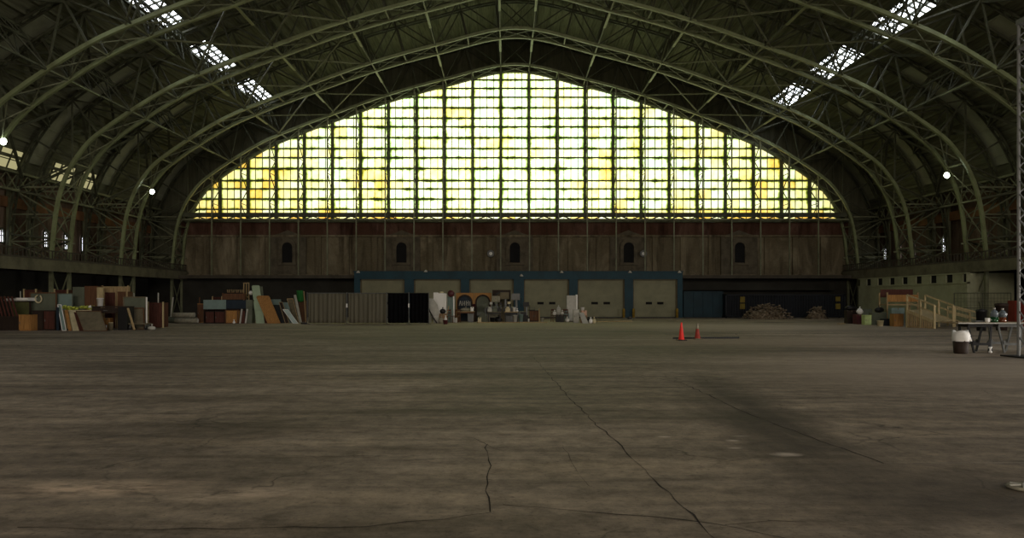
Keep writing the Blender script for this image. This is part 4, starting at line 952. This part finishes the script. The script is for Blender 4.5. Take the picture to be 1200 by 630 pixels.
# ------------------------------------------------------------------ workshop clutter in the middle
Y = 53.5
t = thing('panelled_unit', 'tall white panelled box with a bright edge beside the black drape', 'panel', (gx(516, Y), Y, 0), R(0)); k = Y/F; hz = gz(343, Y)
obj('front_sheet', MB().box(-8*k, 4.5*k, 0, .06, 0, hz-.02), M['white'], t); obj('edge_strip', MB().box(4.6*k, 6.8*k, -.03, .5, .05, hz-.03), M['white'], t); obj('side_sheet', MB().box(6.8*k, 7.4*k, 0, .8, .05, hz-.05), M['offwhite'], t)
obj('top_cap', MB().box(-8*k, -3*k, -.02, .4, hz-.05, hz+.03), M['white'], t); obj('back_frame', MB().box(-7.8*k, 6.6*k, .3, .8, 0, hz-.1), M['offwhite'], t)
t = thing('upturned_dish', 'small dish lying on top of the tall white panelled box', 'dish', (gx(517.3, Y+.3), Y+.35, hz-.1)); obj('bowl', MB().lathe([(.17,.1),(.15,.16),(.08,.2),(0,.21)], 14), M['cream'], t, True); obj('rim', MB().lathe([(.16,.0),(.19,.05),(.16,.1)], 14), M['dark_wood'], t)
# curved hoop panel between drape and white box
t = thing('curved_screen', 'pale curved panel with black rim standing right of the black drape', 'panel', (gx(507, Y-1.0), Y-1.2, 0)); k = (Y-1.1)/F
P = [(-6.5*k + 12*k*(i/12)**1.9, 1.62*(1-i/12)**1.0) for i in range(13)]
mbp = MB(); mbp.extrude_poly([(x+.05, z+.02) for x, z in P] + [(7*k,.02),(8*k,.6),(6*k,1.2),(1*k,1.62)], .02, .07); obj('sheet', mbp, M['offwhite'], t); obj('black_rim', MB().sweep([(x, .03, z+.01) for x, z in P], .14, .07, (0,1,0)), M['black_plastic'], t)
sack('white bag propped against the curved panel', gx(503.9, Y+.2), Y+.25, .14, .12, .34, 'white', z0=0)
board('bluish grey sheet leaning behind the brown chairs', [(524,378,Y+1.3),(531,378,Y+1.3),(531,347.5,Y+1.5),(524,347.5,Y+1.5)], .04, 'blue_grey')
plank('bright white strip upright beside the orange arched board', (gx(532, Y+1.0), Y+1.0, 0), (gx(531.7, Y+1.0), Y+1.0, gz(347, Y+1.0)), .09, .05, 'white', name='pole', cat='pole')
t = thing('round_maroon_shade', 'round maroon shade on a thin pole above the brown chairs', 'shade', (gx(528.5, Y+.8), Y+.8, 0)); z = gz(343.6, Y+.8); obj('shade', MB().ball((0,0,z), .24, .2, .24, 16, 10), M['maroon'], t, True); obj('pole', MB().tube((0,0,.02), (0,0,z-.2), .02), M['grey_metal'], t); obj('base', MB().lathe([(.15,0),(.14,.03),(.02,.04)], 12), M['grey_metal'], t)
chair('brown chair standing below the maroon shade, left of its twin', gx(526.5, Y+.15), Y+.15, .4, 'brown_wood', 'red_wood', 'brown chairs by the white panel')
chair('brown chair standing below the maroon shade, right, near the arched board', gx(534.8, Y+.45), Y+.45, -.4, 'brown_wood', 'brown_wood', 'brown chairs by the white panel')
sack('dark bag sitting on the tan box before the white panel', gx(519, Y-.5), Y-.6, .2, .14, .17, 'black_plastic', name='bag', cat='bag', z0=.62)
box_('tan box under the dark bag before the white panel', 513.5, 523.5, 0, Y-.8, 'card', d=.4, z1=.62, flaps=False)
sack('pale sack on the floor before the tan box', gx(517, Y-1.3), Y-1.35, .2, .15, .2, 'sack')
sack('white crumpled bag right of the pale sack', gx(522.2, Y-1.2), Y-1.2, .1, .09, .22, 'white')
bucket('dark maroon bucket foremost on the floor near the white panel', gx(522, 50.2), 50.2, .16, .27, 'maroon')
plank('tan stick leaning on the white panel', (gx(521.5, Y-.35), Y-.35, 0), (gx(526, Y-.2), Y-.1, gz(358, Y-.2)), .05, .04, 'tan_wood', name='stick', cat='stick')
bucket('small white pail at the foot of the orange arched board', gx(534.3, Y+.4), Y+.4, .1, .32, 'white')
# three boards with round arched openings
def arched(lab, px0, px1, py, Y, mat, rim, inner=None, marks=False):
    x, w, h = span(px0, px1, py, Y); t = thing('arched_board', lab, 'arched board', (x, Y, 0), 0, 'boards with round arched openings'); r = w/2*.78; zc = h-.17-r
    A = [(-r,0)] + [(-r*math.cos(math.pi*i/16), zc+r*math.sin(math.pi*i/16)) for i in range(17)] + [(r,0)]
    B = [(-w/2,0)] + [(max(-w/2, min(w/2, -w*math.cos(math.pi*i/16))), h if 0 < i < 16 else zc) for i in range(17)] + [(w/2,0)]
    B[1] = (-w/2, zc); B[17] = (w/2, zc)
    f = MB()
    for i in range(len(A)-1):
        a, b, c, d = A[i], A[i+1], B[i+1], B[i]; f.add([(p[0],0,p[1]) for p in (a,b,c,d)]+[(p[0],.09,p[1]) for p in (a,b,c,d)], [(0,1,2,3),(7,6,5,4),(0,4,5,1),(3,2,6,7)])
    obj('face', f, M[mat], t); obj('arch_trim', MB().sweep([(p[0],-.01,p[1]) for p in A], .08, .11, (0,1,0)), M[rim], t)
    if inner:
        ip = MB(); ip.extrude_poly([(p[0]*.98, p[1]) for p in A], .1, .13); o = obj('infill', ip, M[inner], t)
        if marks:
            mk = MB(); zz = zc-.05; u = .115
            def st(a, b): mk.bar((a[0],.085,zz+a[1]), (b[0],.085,zz+b[1]), .045, .03)
            st((-.42,-.2),(-.33,.16)); st((-.33,.16),(-.24,-.2)); st((-.38,-.05),(-.28,-.05))
            st((-.16,-.2),(-.16,.13)); st((-.02,-.2),(-.02,.13)); st((-.16,-.03),(-.02,-.03))
            st((.1,-.2),(.1,.15)); st((.24,-.2),(.24,.15)); st((.1,.0),(.24,.0)); st((.36,-.2),(.36,.1)); st((.36,-.2),(.47,-.2))
            obj('lettering', mk, M['offwhite'], o)
    obj('base_rail', MB().box(-w/2, w/2, .02, .3, 0, .06), M[rim], t)
arched('orange board with an arched opening over dark blue with faint lettering', 534.5, 555.2, 343, 57.0, 'orange_wood', 'dark_wood', 'blue_dark', True)
arched('orange board with an arched opening over grey, middle of the three', 555.6, 576, 343, 57.0, 'orange_wood', 'dark_wood', 'grey_green')
arched('dark board with a pale arched opening, right of the orange ones', 577, 598.5, 339.5, 57.4, 'dark_wood', 'black_plastic', 'khaki')
# work tables
t1, h1 = table('low brown work table before the left orange arched board', 536, 556, 364.5, 54.6, 'tan_wood', 'brown_wood')
t2, h2 = table('long grey work table crowded with tools, before the dark arched board', 571, 587.5, 365.0, 54.2, 'khaki', 'black_plastic')
t3, h3 = table('tan topped work table right of the long grey one', 591, 607, 365.0, 54.6, 'tan_wood', 'black_plastic')
sack('grey cloth bundle lying on the low brown work table', gx(546, 55), 55.0, .36, .16, .12, 'sack', name='bundle', cat='bundle', z0=h1)
box_('small white carton at the right end of the low brown work table', 551.5, 555, 0, 54.75, 'white', d=.25, z0=h1, z1=h1+.3, flaps=False)
bucket('maroon bowl high on a box between the arched boards', gx(555.5, 55.9), 55.9, .13, .2, 'maroon', z0=1.05)
box_('dark brown box carrying the maroon bowl', 552, 558.5, 0, 55.7, 'dark_wood', d=.4, z1=1.05, flaps=False)
cabinet('grey tool chest under the low brown work table', 548, 555, 0, 54.55, 'grey_metal', d=.45, nd=1, name='tool_chest', cat='chest', z1=.58)
def machine(lab, x, y, s, mat, z0=0, name='machine', cat='machine'):
    t = thing(name, lab, cat, (x, y, z0)); b = MB(); b.box(-.2*s, .2*s, -.15*s, .15*s, 0, .28*s); b.box(-.12*s, .12*s, -.12*s, .12*s, .28*s, .42*s); obj('body', b, M[mat], t, bevel=.01)
    obj('motor', MB().tube((-.28*s,0,.36*s), (.05*s,0,.36*s), .1*s, 12), M['grey_metal'], t); obj('column', MB().tube((.13*s,0,.28*s), (.13*s,0,.75*s), .04*s), M['alu'], t); obj('head', MB().box(-.02*s, .24*s, -.1*s, .1*s, .66*s, .86*s), M[mat], t)
    w_ = MB(); w_.lathe([(.02,-.02),(.14*s,-.015),(.14*s,.015),(.02,.02)], 14, c=(.27*s,0,.6*s), M=Matrix.Rotation(R(90), 4, 'Y')); obj('hand_wheel', w_, M['black_plastic'], t); return t
machine('small grey drill machine at the left of the long work table', gx(574, 54.5), 54.55, .75, 'offwhite', h2)
machine('small olive machine at the middle of the long work table', gx(580, 54.5), 54.6, .8, 'grey_green', h2)
machine('dark bench machine at the right end of the long work table', gx(585.3, 54.5), 54.55, .7, 'black_plastic', h2)
machine('pale bench machine on the left of the tan topped table', gx(595, 55), 54.95, .8, 'cream', h3)
bucket('bright white jug on the tan topped work table', gx(602.5, 55), 55.0, .12, .3, 'white', z0=h3, name='jug', cat='jug')
sack('small white pile of paper at the right end of the tan topped table', gx(606, 55), 54.95, .09, .09, .06, 'white', name='paper_pile', cat='paper', z0=h3)
machine('large dark floor machine standing under the middle arched board', gx(566, 55.5), 55.5, 1.5, 'grey_green', 0, 'floor_machine')
machine('large dark floor machine standing behind the work tables by the blue pier', gx(613.5, 56), 56.0, 1.6, 'black_plastic', 0, 'floor_machine')
machine('grey floor machine standing tall behind the tan topped table', gx(600, 56.2), 56.2, 2.3, 'grey_metal', 0, 'floor_machine')
machine('brass toned machine standing tall before the dark arched board', gx(587, 56.4), 56.3, 2.4, 'khaki', 0, 'floor_machine')
machine('pale standing machine between the orange and dark arched boards', gx(577.5, 56.2), 56.1, 2.1, 'sack', 0, 'floor_machine')
bucket('white plastic bucket under the tan topped work table', gx(603.5, 54.2), 54.2, .16, .5, 'offwhite')
bucket('pale blue drum on the floor right of the tan topped table', gx(610.5, 54.6), 54.6, .16, .55, 'blue_grey', name='drum', cat='drum')
bucket('dark bucket under the left of the long work table', gx(577, 54.4), 54.45, .17, .33, 'black_plastic')
box_('small cream carton on the floor under the first floor machine', 560, 564, 0, 54.4, 'cream', d=.3, z1=.33, flaps=False)
sack('dark bag under the right of the long work table', gx(584, 54.6), 54.6, .26, .2, .2, 'black_plastic', name='bag', cat='bag')
cabinet('dark brown chest standing right of the work tables', 620.5, 631.5, 363.5, 56.0, 'dark_wood', 'brown_wood', d=.6, nd=2, name='chest', cat='chest')
t = thing('tool_rack', 'dark metal tool rack on top of the dark brown chest', 'rack', (gx(622, 56.3), 56.3, gz(363.5, 56.0))); r_ = MB(); r_.box(-.4, .3, -.1, .1, 0, .05); obj('tray', r_, M['black_plastic'], t); obj('bar', MB().path([(-.38,0,.05),(-.38,0,.2),(.28,0,.2),(.28,0,.05)], .018), M['grey_metal'], t)
plank('short pale post standing right of the dark brown chest', (gx(632, 55.6), 55.6, 0), (gx(631.8, 55.6), 55.6, gz(361.5, 55.6)), .09, .06, 'tan_wood', name='timber_post', cat='post')
bucket('small white tub on the floor right of the short pale post', gx(635.7, 55.5), 55.5, .11, .28, 'offwhite', name='tub', cat='tub')
bucket('small white bottle on the floor in front of the dark brown chest', gx(619.5, 55.0), 55.0, .06, .22, 'white', name='bottle', cat='bottle')
# right cluster by the fridge
t = thing('white_fridge', 'tall pale fridge like box standing before the blue pier', 'fridge', (gx(670.5, 56.5), 56.5, 0)); w = 12.5*56.5/F; h = gz(346, 56.5)
obj('body', MB().box(-w/2, w/2-.1, 0, .65, .04, h), M['offwhite'], t, bevel=.01); obj('door', MB().box(-w/2, w/2-.12, -.05, 0, .1, h-.02), M['offwhite'], t); obj('edge_strip', MB().box(w/2-.1, w/2, -.06, .6, .1, h+.06), M['white'], t); obj('plinth', MB().box(-w/2+.03, w/2-.1, .02, .6, 0, .05), M['black_plastic'], t)
Y = 55.6
chair('dark red chair left of the pale fridge, leftmost of the two', gx(650, Y), Y, .3, 'brown_wood', 'red_wood', 'dark red chairs by the fridge')
chair('dark red chair half hidden beside the pale fridge', gx(661.5, Y+.2), Y+.2, -.4, 'brown_wood', 'red_wood', 'dark red chairs by the fridge')
sack('white sack on the seat of the leftmost dark red chair', gx(650, Y), Y, .14, .14, .14, 'white', z0=.46)
sack('white sack bulging between the dark red chairs', gx(654.5, Y-.1), Y-.1, .18, .14, .3, 'offwhite', z0=.5)
box_('dark carton under the white sack between the dark red chairs', 652, 657, 0, Y-.3, 'black_plastic', d=.4, z1=.5, flaps=False)
box_('black carton on the floor before the second dark red chair', 656.8, 661, 0, Y-.8, 'black_plastic', d=.3, z1=.52, flaps=False)
sack('small white bag on top of the black carton', gx(659, Y-.7), Y-.68, .11, .09, .1, 'white', z0=.52)
sack('small white bag on the floor beside the black carton', gx(664.8, Y-.5), Y-.5, .16, .12, .14, 'white')
sack('pale teal cushion propped before the fridge', gx(664.2, Y+.1), Y+.55, .2, .12, .42, 'blue_grey', name='cushion', cat='cushion')
Y = 53.0
cabinet('pale grey low cabinet standing in front of the fridge', 672.2, 678.5, 362.5, Y, 'offwhite', d=.5, nd=1)
box_('pinkish cardboard carton right of the pale grey low cabinet', 681.5, 687.8, 0, Y+.2, 'pink', d=.4, z0=.5, z1=gz(363.5, Y+.2), flaps=False)
box_('brown carton carrying the pinkish one', 680, 688, 0, Y+.1, 'card', d=.5, z1=.5, flaps=False)
bucket('white tub on top of the pinkish carton', gx(681.8+1, Y+.4), Y+.42, .13, .2, 'white', name='tub', cat='tub', z0=gz(363.5, Y+.2))
board('pale grey sheet leaning against the brown carton', [(683,379,Y-1.2),(690,379,Y-1.1),(684,366,Y-.3),(678.5,366,Y-.3)], .03, 'offwhite')
sack('dark bag right of the pinkish carton', gx(690, Y-.1), Y-.1, .22, .16, .16, 'black_plastic', name='bag', cat='bag')
sack('white sack on the floor right of the dark bag, left of its twin', gx(692.3, Y-1.0), Y-1.0, .13, .12, .16, 'white', name='sack', cat='sack')
sack('cream sack on the floor, rightmost before the fifth overhead door', gx(696.3, Y-1.0), Y-1.0, .12, .12, .17, 'cream', name='sack', cat='sack')
plank('long pale board flat on the floor before the fifth overhead door', (gx(698, 55), 55.0, .03), (gx(737, 57), 56.6, .03), .5, .05, 'tan_wood')
plank('long pale board flat on the floor before the work tables', (gx(560, 55), 53.2, .03), (gx(640, 55), 53.6, .03), .35, .05, 'tan_wood')
box_('small dark box on the floor before the pier left of the last door', 736.5, 741, 0, 62.5, 'black_plastic', d=.3, z1=.2, name='small_box', flaps=False)

# ------------------------------------------------------------------ scrap heaps
def heap(name, lab, cx, cy, rx, ry, h, n, lean=0):
    mb = MB(); mb.ball((0,0,0), rx*.8, ry*.8, h*.72, 18, 8, .12)
    for k in range(n):
        a = random.uniform(0, 6.283); q = math.sqrt(random.random()); x = q*rx*math.cos(a); y = q*ry*math.sin(a); z = h*(1-(q/rx)**3 if False else 1-max(0,min(1,math.hypot(x/rx,y/ry)))**2.6)*random.uniform(.75, 1.05)+.04 + lean*x*.0
        l = random.uniform(.12, .38); t = random.uniform(0, 6.283); e = random.uniform(-.5, .5)
        d = Vector((math.cos(t)*math.cos(e), math.sin(t)*math.cos(e), math.sin(e)))*l
        mb.bar((x,y,z), Vector((x,y,z))+d, random.uniform(.05,.16), random.uniform(.03,.08))
    mb.v = [(x, y, max(0.0, z)) for x, y, z in mb.v]
    o = obj(name, mb, M['scrap']); o.location = (cx, cy, 0); tag(o, lab, 'scrap heap'); o['kind'] = 'stuff'; return o
M['scrap'] = paint('mixed scrap', (.22,.17,.115), rough=.85, var=.8, scale=7, dark=(.03,.022,.015), bright=(.5,.44,.33))
heap('scrap_rubble', 'large heap of broken scrap and boards before the navy container', gx(899, 63.5), 63.5, 1.95, 1.2, 1.12, 300)
heap('scrap_rubble', 'small heap of broken scrap right of the large scrap heap', gx(957, 63.8), 63.8, .75, .6, .95, 90)

# ------------------------------------------------------------------ cones
def cone(lab, px, py, body, tip, base, h):
    x, y = gnd(px, py); t = thing('traffic_cone', lab, 'traffic cone', (x, y, 0), .15, 'cones on the open floor')
    obj('base', MB().box(-.17, .17, -.17, .17, 0, .035), M[base], t, bevel=.01)
    obj('body', MB().lathe([(.125,.03),(.11,.06),(.062,h*.62),(.032,h*.93),(.03,h),(.02,h),(.0,h-.02)], 24), M[body], t, True)
    if tip: obj('tip', MB().lathe([(.064,h*.76-.06),(.048,h*.86),(.034,h*1.0),(.0,h*1.0)], 20), M[tip], t, True)
    return t
c1 = cone('bright red traffic cone on a black base, left of the two', 798.5, 398.6, 'cone_red', None, 'black_plastic', .69)
c2 = cone('weathered dark red cone with pale tip and grey base', 817.3, 397.2, 'cone_old', 'sack', 'khaki', .62)
xa, ya = gnd(791, 397.4); xb, yb = gnd(868, 396.6)
plank('long thin dark bar lying flat on the floor behind the cones', (xa-.0, ya+.35, .035), (xb, yb+.25, .035), .09, .07, 'black_plastic', name='flat_bar', cat='bar')

# ------------------------------------------------------------------ right side: stored things by the office wall
Y = 48.5
box_('dark trunk like box at the left end of the right heap', 993, 1003.5, 0, 51.5, 'dark_wood', d=.6, z1=.85, name='trunk', cat='trunk', flaps=False)
sack('large black bag on the dark trunk in the right heap', gx(998, 51.7), 51.8, .42, .25, .16, 'black_plastic', name='bag', cat='bag', z0=.86)
box_('maroon box on the floor right of the dark trunk', 1003.9, 1011, 0, 50.2, 'maroon', d=.5, z1=.62, name='box', flaps=False)
sack('white sheet bundle slumped on the maroon box', gx(1008, 50.4), 50.45, .2, .17, .2, 'white', name='bundle', cat='bundle', z0=.62)
board('sage flat board leaning behind the white sheet bundle', [(1011,378,52.5),(1024,378,52.5),(1022,362,53.1),(1010,362,53.1)], .05, 'grey_green')
plank('pale plank lying on the floor at the left of the right heap', (gx(981, 50.5), 50.3, .03), (gx(990, 50.5), 50.6, .03), .18, .05, 'tan_wood')
cabinet('pale lime plastic crate in the right heap, brightest thing there', 1013.5, 1021.3, 368.8, 48.8, 'hi_vis', 'hi_vis', d=.45, nd=1, name='plastic_crate', cat='crate')
bucket('cream bucket on the floor right of the pale lime crate', gx(1031.5, 46.5), 46.5, .19, .34, 'cream')
box_('long dark blue box on the floor right of the cream bucket', 1036, 1050, 0, 47.2, 'navy', d=.5, z1=.42, name='long_box', flaps=False)
box_('grey slab box behind the cream bucket', 1022.5, 1039, 0, 49.3, 'grey_green', d=.5, z1=.75, name='slab_box', flaps=False)
sack('large black bag on the grey slab box', gx(1031, 49.5), 49.6, .3, .2, .17, 'black_plastic', name='bag', cat='bag', z0=.75)
cabinet('orange wooden box beside the timber ramp', 1047.5, 1059, 367.5, 46.2, 'orange_wood', 'orange_wood', d=.5, nd=1, name='wooden_box', cat='box')
box_('blue grey bin standing on the floor behind the orange wooden box', 1045, 1060, 0, 48.0, 'blue_grey', d=.5, z1=1.05, name='bin', cat='bin', flaps=False)
t = thing('stair_landing', 'small timber landing with orange panel at the top of the ramp', 'landing', (gx(1055, 49.8), 49.6, 0)); w = .95
obj('deck', MB().box(-w, w, -.1, 1.0, 1.2, 1.28), M['tan_wood'], t); obj('orange_panel', MB().box(-w, w, -.13, -.09, 1.42, 1.85), M['orange_wood'], t); obj('red_panel', MB().box(-w+.05, w+.2, .9, .95, 1.7, 2.2), M['red_wood'], t)
for sx in (-1, 1):
    for yy in (-.08, .95): obj('post', MB().box(sx*w-.04, sx*w+.04, yy-.04, yy+.04, 0, 2.0), M['tan_wood'], t)

# timber ramp
t = thing('timber_ramp', 'pale timber ramp with handrails sloping down beside the office wall', 'ramp', (22.9, 44.3, 0)); o = Vector((22.9, 44.3, 0))
Aq, Bq = Vector((gx(1063, 44.6), 44.6, 0))-o, Vector((gx(1095, 42.9), 42.9, 0))-o
Cq, Dq = Vector((gx(1084, 46.6), 46.6, 0))-o, Vector((gx(1117, 44.9), 44.9, 0))-o
zu, zl = .98, .40
up = lambda p, z: Vector((p.x, p.y, z))
d_ = MB(); d_.slab([up(Bq,zl), up(Dq,zl), up(Cq,zu), up(Aq,zu)], .05); obj('deck', d_, M['pale_wood'], t)
for P0, P1, nm in ((Aq, Bq, 'near'), (Cq, Dq, 'far')):
    for f_ in (0, .5, 1.0):
        p = P0.lerp(P1, f_); zz = zu+(zl-zu)*f_; obj('post', MB().box(p.x-.045, p.x+.045, p.y-.045, p.y+.045, 0, zz+.84), M['pale_wood'], t)
    for dz, hh in ((.84, .09), (.45, .08), (-.05, .18)): obj('rail', MB().bar(up(P0, zu+dz), up(P1, zl+dz), .05, hh), M['pale_wood'], t)
for i in range(13):
    f_ = (i+.5)/13; p = Aq.lerp(Bq, f_); obj('skirt_board', MB().box(p.x-.035, p.x+.035, p.y-.015, p.y+.02, 0, zu+(zl-zu)*f_-.1), M['tan_wood'], t)
obj('sill_board', MB().bar(up(Aq, .04), up(Bq, .04), .05, .08), M['tan_wood'], t)
E0, E1 = Vector((gx(1119, 45.6), 45.6, 0))-o, Vector((gx(1146, 44.6), 44.6, 0))-o; F0, F1 = E0+Vector((.3,1.3,0)), E1+Vector((.3,1.3,0))
obj('lower_deck', MB().slab([up(E1,.08), up(F1,.08), up(F0,.42), up(E0,.42)], .05), M['pale_wood'], t)
for P0, P1 in ((E0, E1), (F0, F1)):
    for f_ in (0, 1): p = P0.lerp(P1, f_); zz = .42+(.08-.42)*f_; obj('post', MB().box(p.x-.04, p.x+.04, p.y-.04, p.y+.04, 0, zz+.75), M['pale_wood'], t)
    for dz in (.75, .4): obj('rail', MB().bar(up(P0, .42+dz), up(P1, .08+dz), .05, .08), M['pale_wood'], t)

# mesh fence and stored things behind the table
YFN = 42.5
t = thing('mesh_fence', 'dark wire mesh fence standing behind the trestle table', 'fence', (26.3, YFN+5.3, 0)); xa, xb = -.2, 3.2; zf = 1.95
fr = MB(); 
for x in (xa, 1.5, xb): fr.tube((x,0,0), (x,0,zf), .03)
fr.tube((xa,0,zf), (xb,0,zf), .025); fr.tube((xa,0,.1), (xb,0,.1), .025); fr.tube((xa,0,1.05), (xb,0,1.05), .02); obj('frame', fr, M['steel_dark'], t)
ms = MB(); x = xa
while x < xb: ms.bar((x,0,.1), (x,0,zf), .012); x += .2
for i in range(9): ms.bar((xa,0,.1+i*.22), (xb,0,.1+i*.22), .012)
obj('mesh', ms, M['steel_dark'], t)
Y = 40.0
for k_, (px, w, h, mt, lab) in enumerate(((1150, .5, 1.0, 'black_plastic', 'low dark bin behind the left half of the trestle table'), (1181, .6, 1.3, 'dark_wood', 'dark bin behind the jugs on the trestle table'))):
    t = thing('bin', lab, 'bin', (gx(px, Y), Y+.5*k_, 0)); obj('body', MB().lathe([(w*.42,0),(w*.5,h),(w*.53,h),(w*.53,h-.05)], 16), M[mt], t, True); obj('lid', MB().lathe([(w*.54,h),(w*.5,h+.06),(.05,h+.1)], 16), M[mt], t)
box_('tall faded red box behind the mesh fence at the right edge', 1189, 1206, 0, 45.9, 'red', d=.6, z1=1.5, name='tall_box', flaps=False)

# ------------------------------------------------------------------ trestle table
YT = 23.5; xl = gx(1116, YT+.3); hT = .90
t = thing('trestle_table', 'long pale topped trestle table standing at the right edge', 'table', (xl, YT, 0))
obj('table_top', MB().box(0, 2.6, 0, .9, hT-.035, hT), M['tan_wood'], t, bevel=.004); obj('edge_band', MB().box(0, 2.6, -.012, 0, hT-.035, hT-.002), M['offwhite'], t)
def trestle(lab, x0, x1, mt):
    s = thing('trestle', lab, 'trestle', (xl+(x0+x1)/2, YT+.45, 0), 0, 'trestles under the table'); w = (x1-x0)/2; H = hT-.037
    for yy in (-.28, .28):
        for sx in (-1, 1): obj('leg', MB().bar((sx*w*.62,yy*1.15,0), (sx*w*.98,yy*.8,H-.09), .055, .045), M[mt], s)
        obj('low_rail', MB().bar((-w*.72,yy*1.08,.26), (w*.72,yy*1.08,.26), .05, .07), M[mt], s)
        bb = MB()
        for sx in (-1, 1): bb.bar((sx*w*.7,yy*1.08,.36), (sx*w*.46,yy*1.08,.25), .045, .05)
        obj('corner_brace', bb, M[mt], s)
    obj('top_beam', MB().box(-w*1.05, w*1.05, -.27, .27, H-.1, H), M[mt], s); return s
trestle('dark trestle under the left part of the table, by the bin', .42, 1.12, 'black_plastic')
trestle('grey trestle under the right part of the table', 1.32, 2.02, 'grey_metal')
for k_, (dx, mt, liq, lab, s_) in enumerate(((1.28, 'clear_plastic', 'green_liquid', 'cloudy jug of green liquid on the trestle table', 1.0), (1.53, 'clear_plastic', 'orange_liquid', 'cloudy jug of orange liquid on the trestle table', .95))):
    j = thing('plastic_jug', lab, 'jug', (xl+dx, YT+.35, hT), 0)
    obj('liquid', MB().lathe([(.10*s_,0.002),(.105*s_,.02),(.105*s_,.16*s_)], 18), M[liq], j, True)
    obj('body', MB().lathe([(.105*s_,.16*s_),(.105*s_,.27*s_),(.08*s_,.34*s_),(.03,.37*s_),(.028,.40*s_)], 18), M[mt], j, True)
    obj('cap', MB().lathe([(.034,.395*s_),(.034,.44*s_),(.0,.44*s_)], 12), M['offwhite'], j)
    obj('handle', MB().path([(.09*s_,0,.30*s_),(.13*s_,0,.29*s_),(.13*s_,0,.2*s_),(.1*s_,0,.18*s_)], .012), M[mt], j)
j = thing('white_mug', 'small white mug on the trestle table left of the green jug', 'mug', (xl+1.03, YT+.28, hT)); obj('cup', MB().lathe([(.05,0),(.062,.03),(.065,.13),(.058,.13),(.055,.02)], 16), M['white'], j, True); obj('handle', MB().path([(.06,0,.11),(.1,0,.1),(.1,0,.05),(.06,0,.03)], .009), M['white'], j)
j = thing('folded_cloth', 'flat grey folded cloth on the trestle table beside the mug', 'cloth', (xl+.82, YT+.4, hT)); obj('fold', MB().box(-.14, .14, -.1, .1, 0, .03), M['grey_metal'], j, bevel=.01); obj('fold', MB().box(-.13, .12, -.09, .09, .031, .05), M['grey_metal'], j, bevel=.01)
bx, by = gx(1127, 23.3), 23.35
j = thing('waste_bin', 'brown waste bin with a white liner in front of the dark trestle', 'bin', (bx, by, 0))
obj('body', MB().lathe([(.17,0),(.19,.03),(.215,.40),(.2,.40)], 20), M['dark_wood'], j, True)
ln = MB(); nn = 20; vs = []
for r0, z0_ in ((.222,.36),(.235,.44),(.228,.56),(.215,.66),(.17,.64),(.14,.5)):
    for i in range(nn): a = 6.283*i/nn; q = 1+.07*math.sin(a*5+z0_*20)+.04*math.sin(a*9); vs.append((r0*q*math.cos(a), r0*q*math.sin(a), z0_+.03*math.sin(a*3+1)*(z0_ > .5)))
obj('liner', ln.add(vs, [(k*nn+i, k*nn+(i+1)%nn, (k+1)*nn+(i+1)%nn, (k+1)*nn+i) for k in range(5) for i in range(nn)]), M['white'], j, True, fix=False)
obj('liner_corner', MB().lathe([(.06,0),(.03,.12),(.0,.16)], 8, c=(.24,-.05,.36)), M['white'], j, True)
sack('scrap of white paper on the floor under the trestle table', xl+.98, YT+.05, .06, .05, .035, 'white', name='paper_scrap', cat='paper')

# lattice tower at the right edge
YTW = 21.6; x0 = gx(1191.8, YTW+.45)-.005; W = .45; HT = gz(22, YTW)
t = thing('lattice_tower', 'tall pale lattice truss tower cut off by the right edge', 'tower', (x0, YTW, 0))
for cx_ in (0.05, W):
    for cy_ in (0, W): obj('corner_tube', MB().tube((cx_,cy_,.03), (cx_,cy_,HT), .045, 10), M['alu'], t)
l = MB(); z = .2; k = 0
while z < HT-.3:
    z2 = min(HT, z+.36)
    l.bar((.05,0,z if k%2 else z2), (W,0,z2 if k%2 else z), .03); l.bar((.05,W,z2 if k%2 else z), (W,W,z if k%2 else z2), .03); l.bar((.05,0,z), (.05,W,z2), .03); l.bar((W,W,z), (W,0,z2), .03); z = z2; k += 1
obj('lacing', l, M['alu'], t)
c = MB(); c.box(-.0, W+.05, -.05, W+.05, HT-.02, HT+.12); obj('head_block', c, M['alu'], t); obj('collar', MB().box(-.02, W+.07, -.07, W+.07, HT-.7, HT-.62), M['alu'], t)
obj('base_plate', MB().box(-.28, W+.3, -.3, W+.3, 0, .035), M['black_plastic'], t)
# pale lid on the floor at the right edge
x, y = gnd(1199, 573); t = thing('shallow_dish', 'pale round dish shaped lid lying on the floor at the right edge', 'lid', (x, y, 0))
obj('disc', MB().lathe([(.10,0),(.125,.012),(.13,.03),(.115,.036),(.09,.028),(.03,.034),(.0,.036)], 28), M['sack'], t, True)
rr = MB()
for a in (0, .9, 2.0, 3.1, 4.2, 5.3): rr.bar((.02*math.cos(a), .02*math.sin(a), .036), (.11*math.cos(a), .11*math.sin(a), .036), .012, .012)
obj('ridges', rr, M['offwhite'], t)

# ------------------------------------------------------------------ world, camera, view
w = bpy.data.worlds.new('World'); sc.world = w; w.use_nodes = True
w.node_tree.nodes['Background'].inputs[0].default_value = (.5,.55,.6,1); w.node_tree.nodes['Background'].inputs[1].default_value = .0
cam = bpy.data.cameras.new('camera'); co = bpy.data.objects.new('camera', cam); COL.objects.link(co)
cam.lens = 28; cam.sensor_width = 36; cam.sensor_fit = 'HORIZONTAL'; cam.clip_end = 300
co.location = (CX, CY, CZ); co.rotation_euler = (R(90), 0, 0)
cam.shift_x = (600-VX)/1200; cam.shift_y = (350-315)/1200
sc.camera = co
sc.view_settings.view_transform = 'Standard'; sc.view_settings.look = 'None'; sc.view_settings.gamma = 1; sc.view_settings.exposure = 0; sc.view_settings.use_curve_mapping = False
sc.cycles.use_denoising = True; sc.cycles.denoising_prefilter = 'NONE'; sc.cycles.max_bounces = 6; sc.cycles.diffuse_bounces = 4; sc.cycles.glossy_bounces = 2
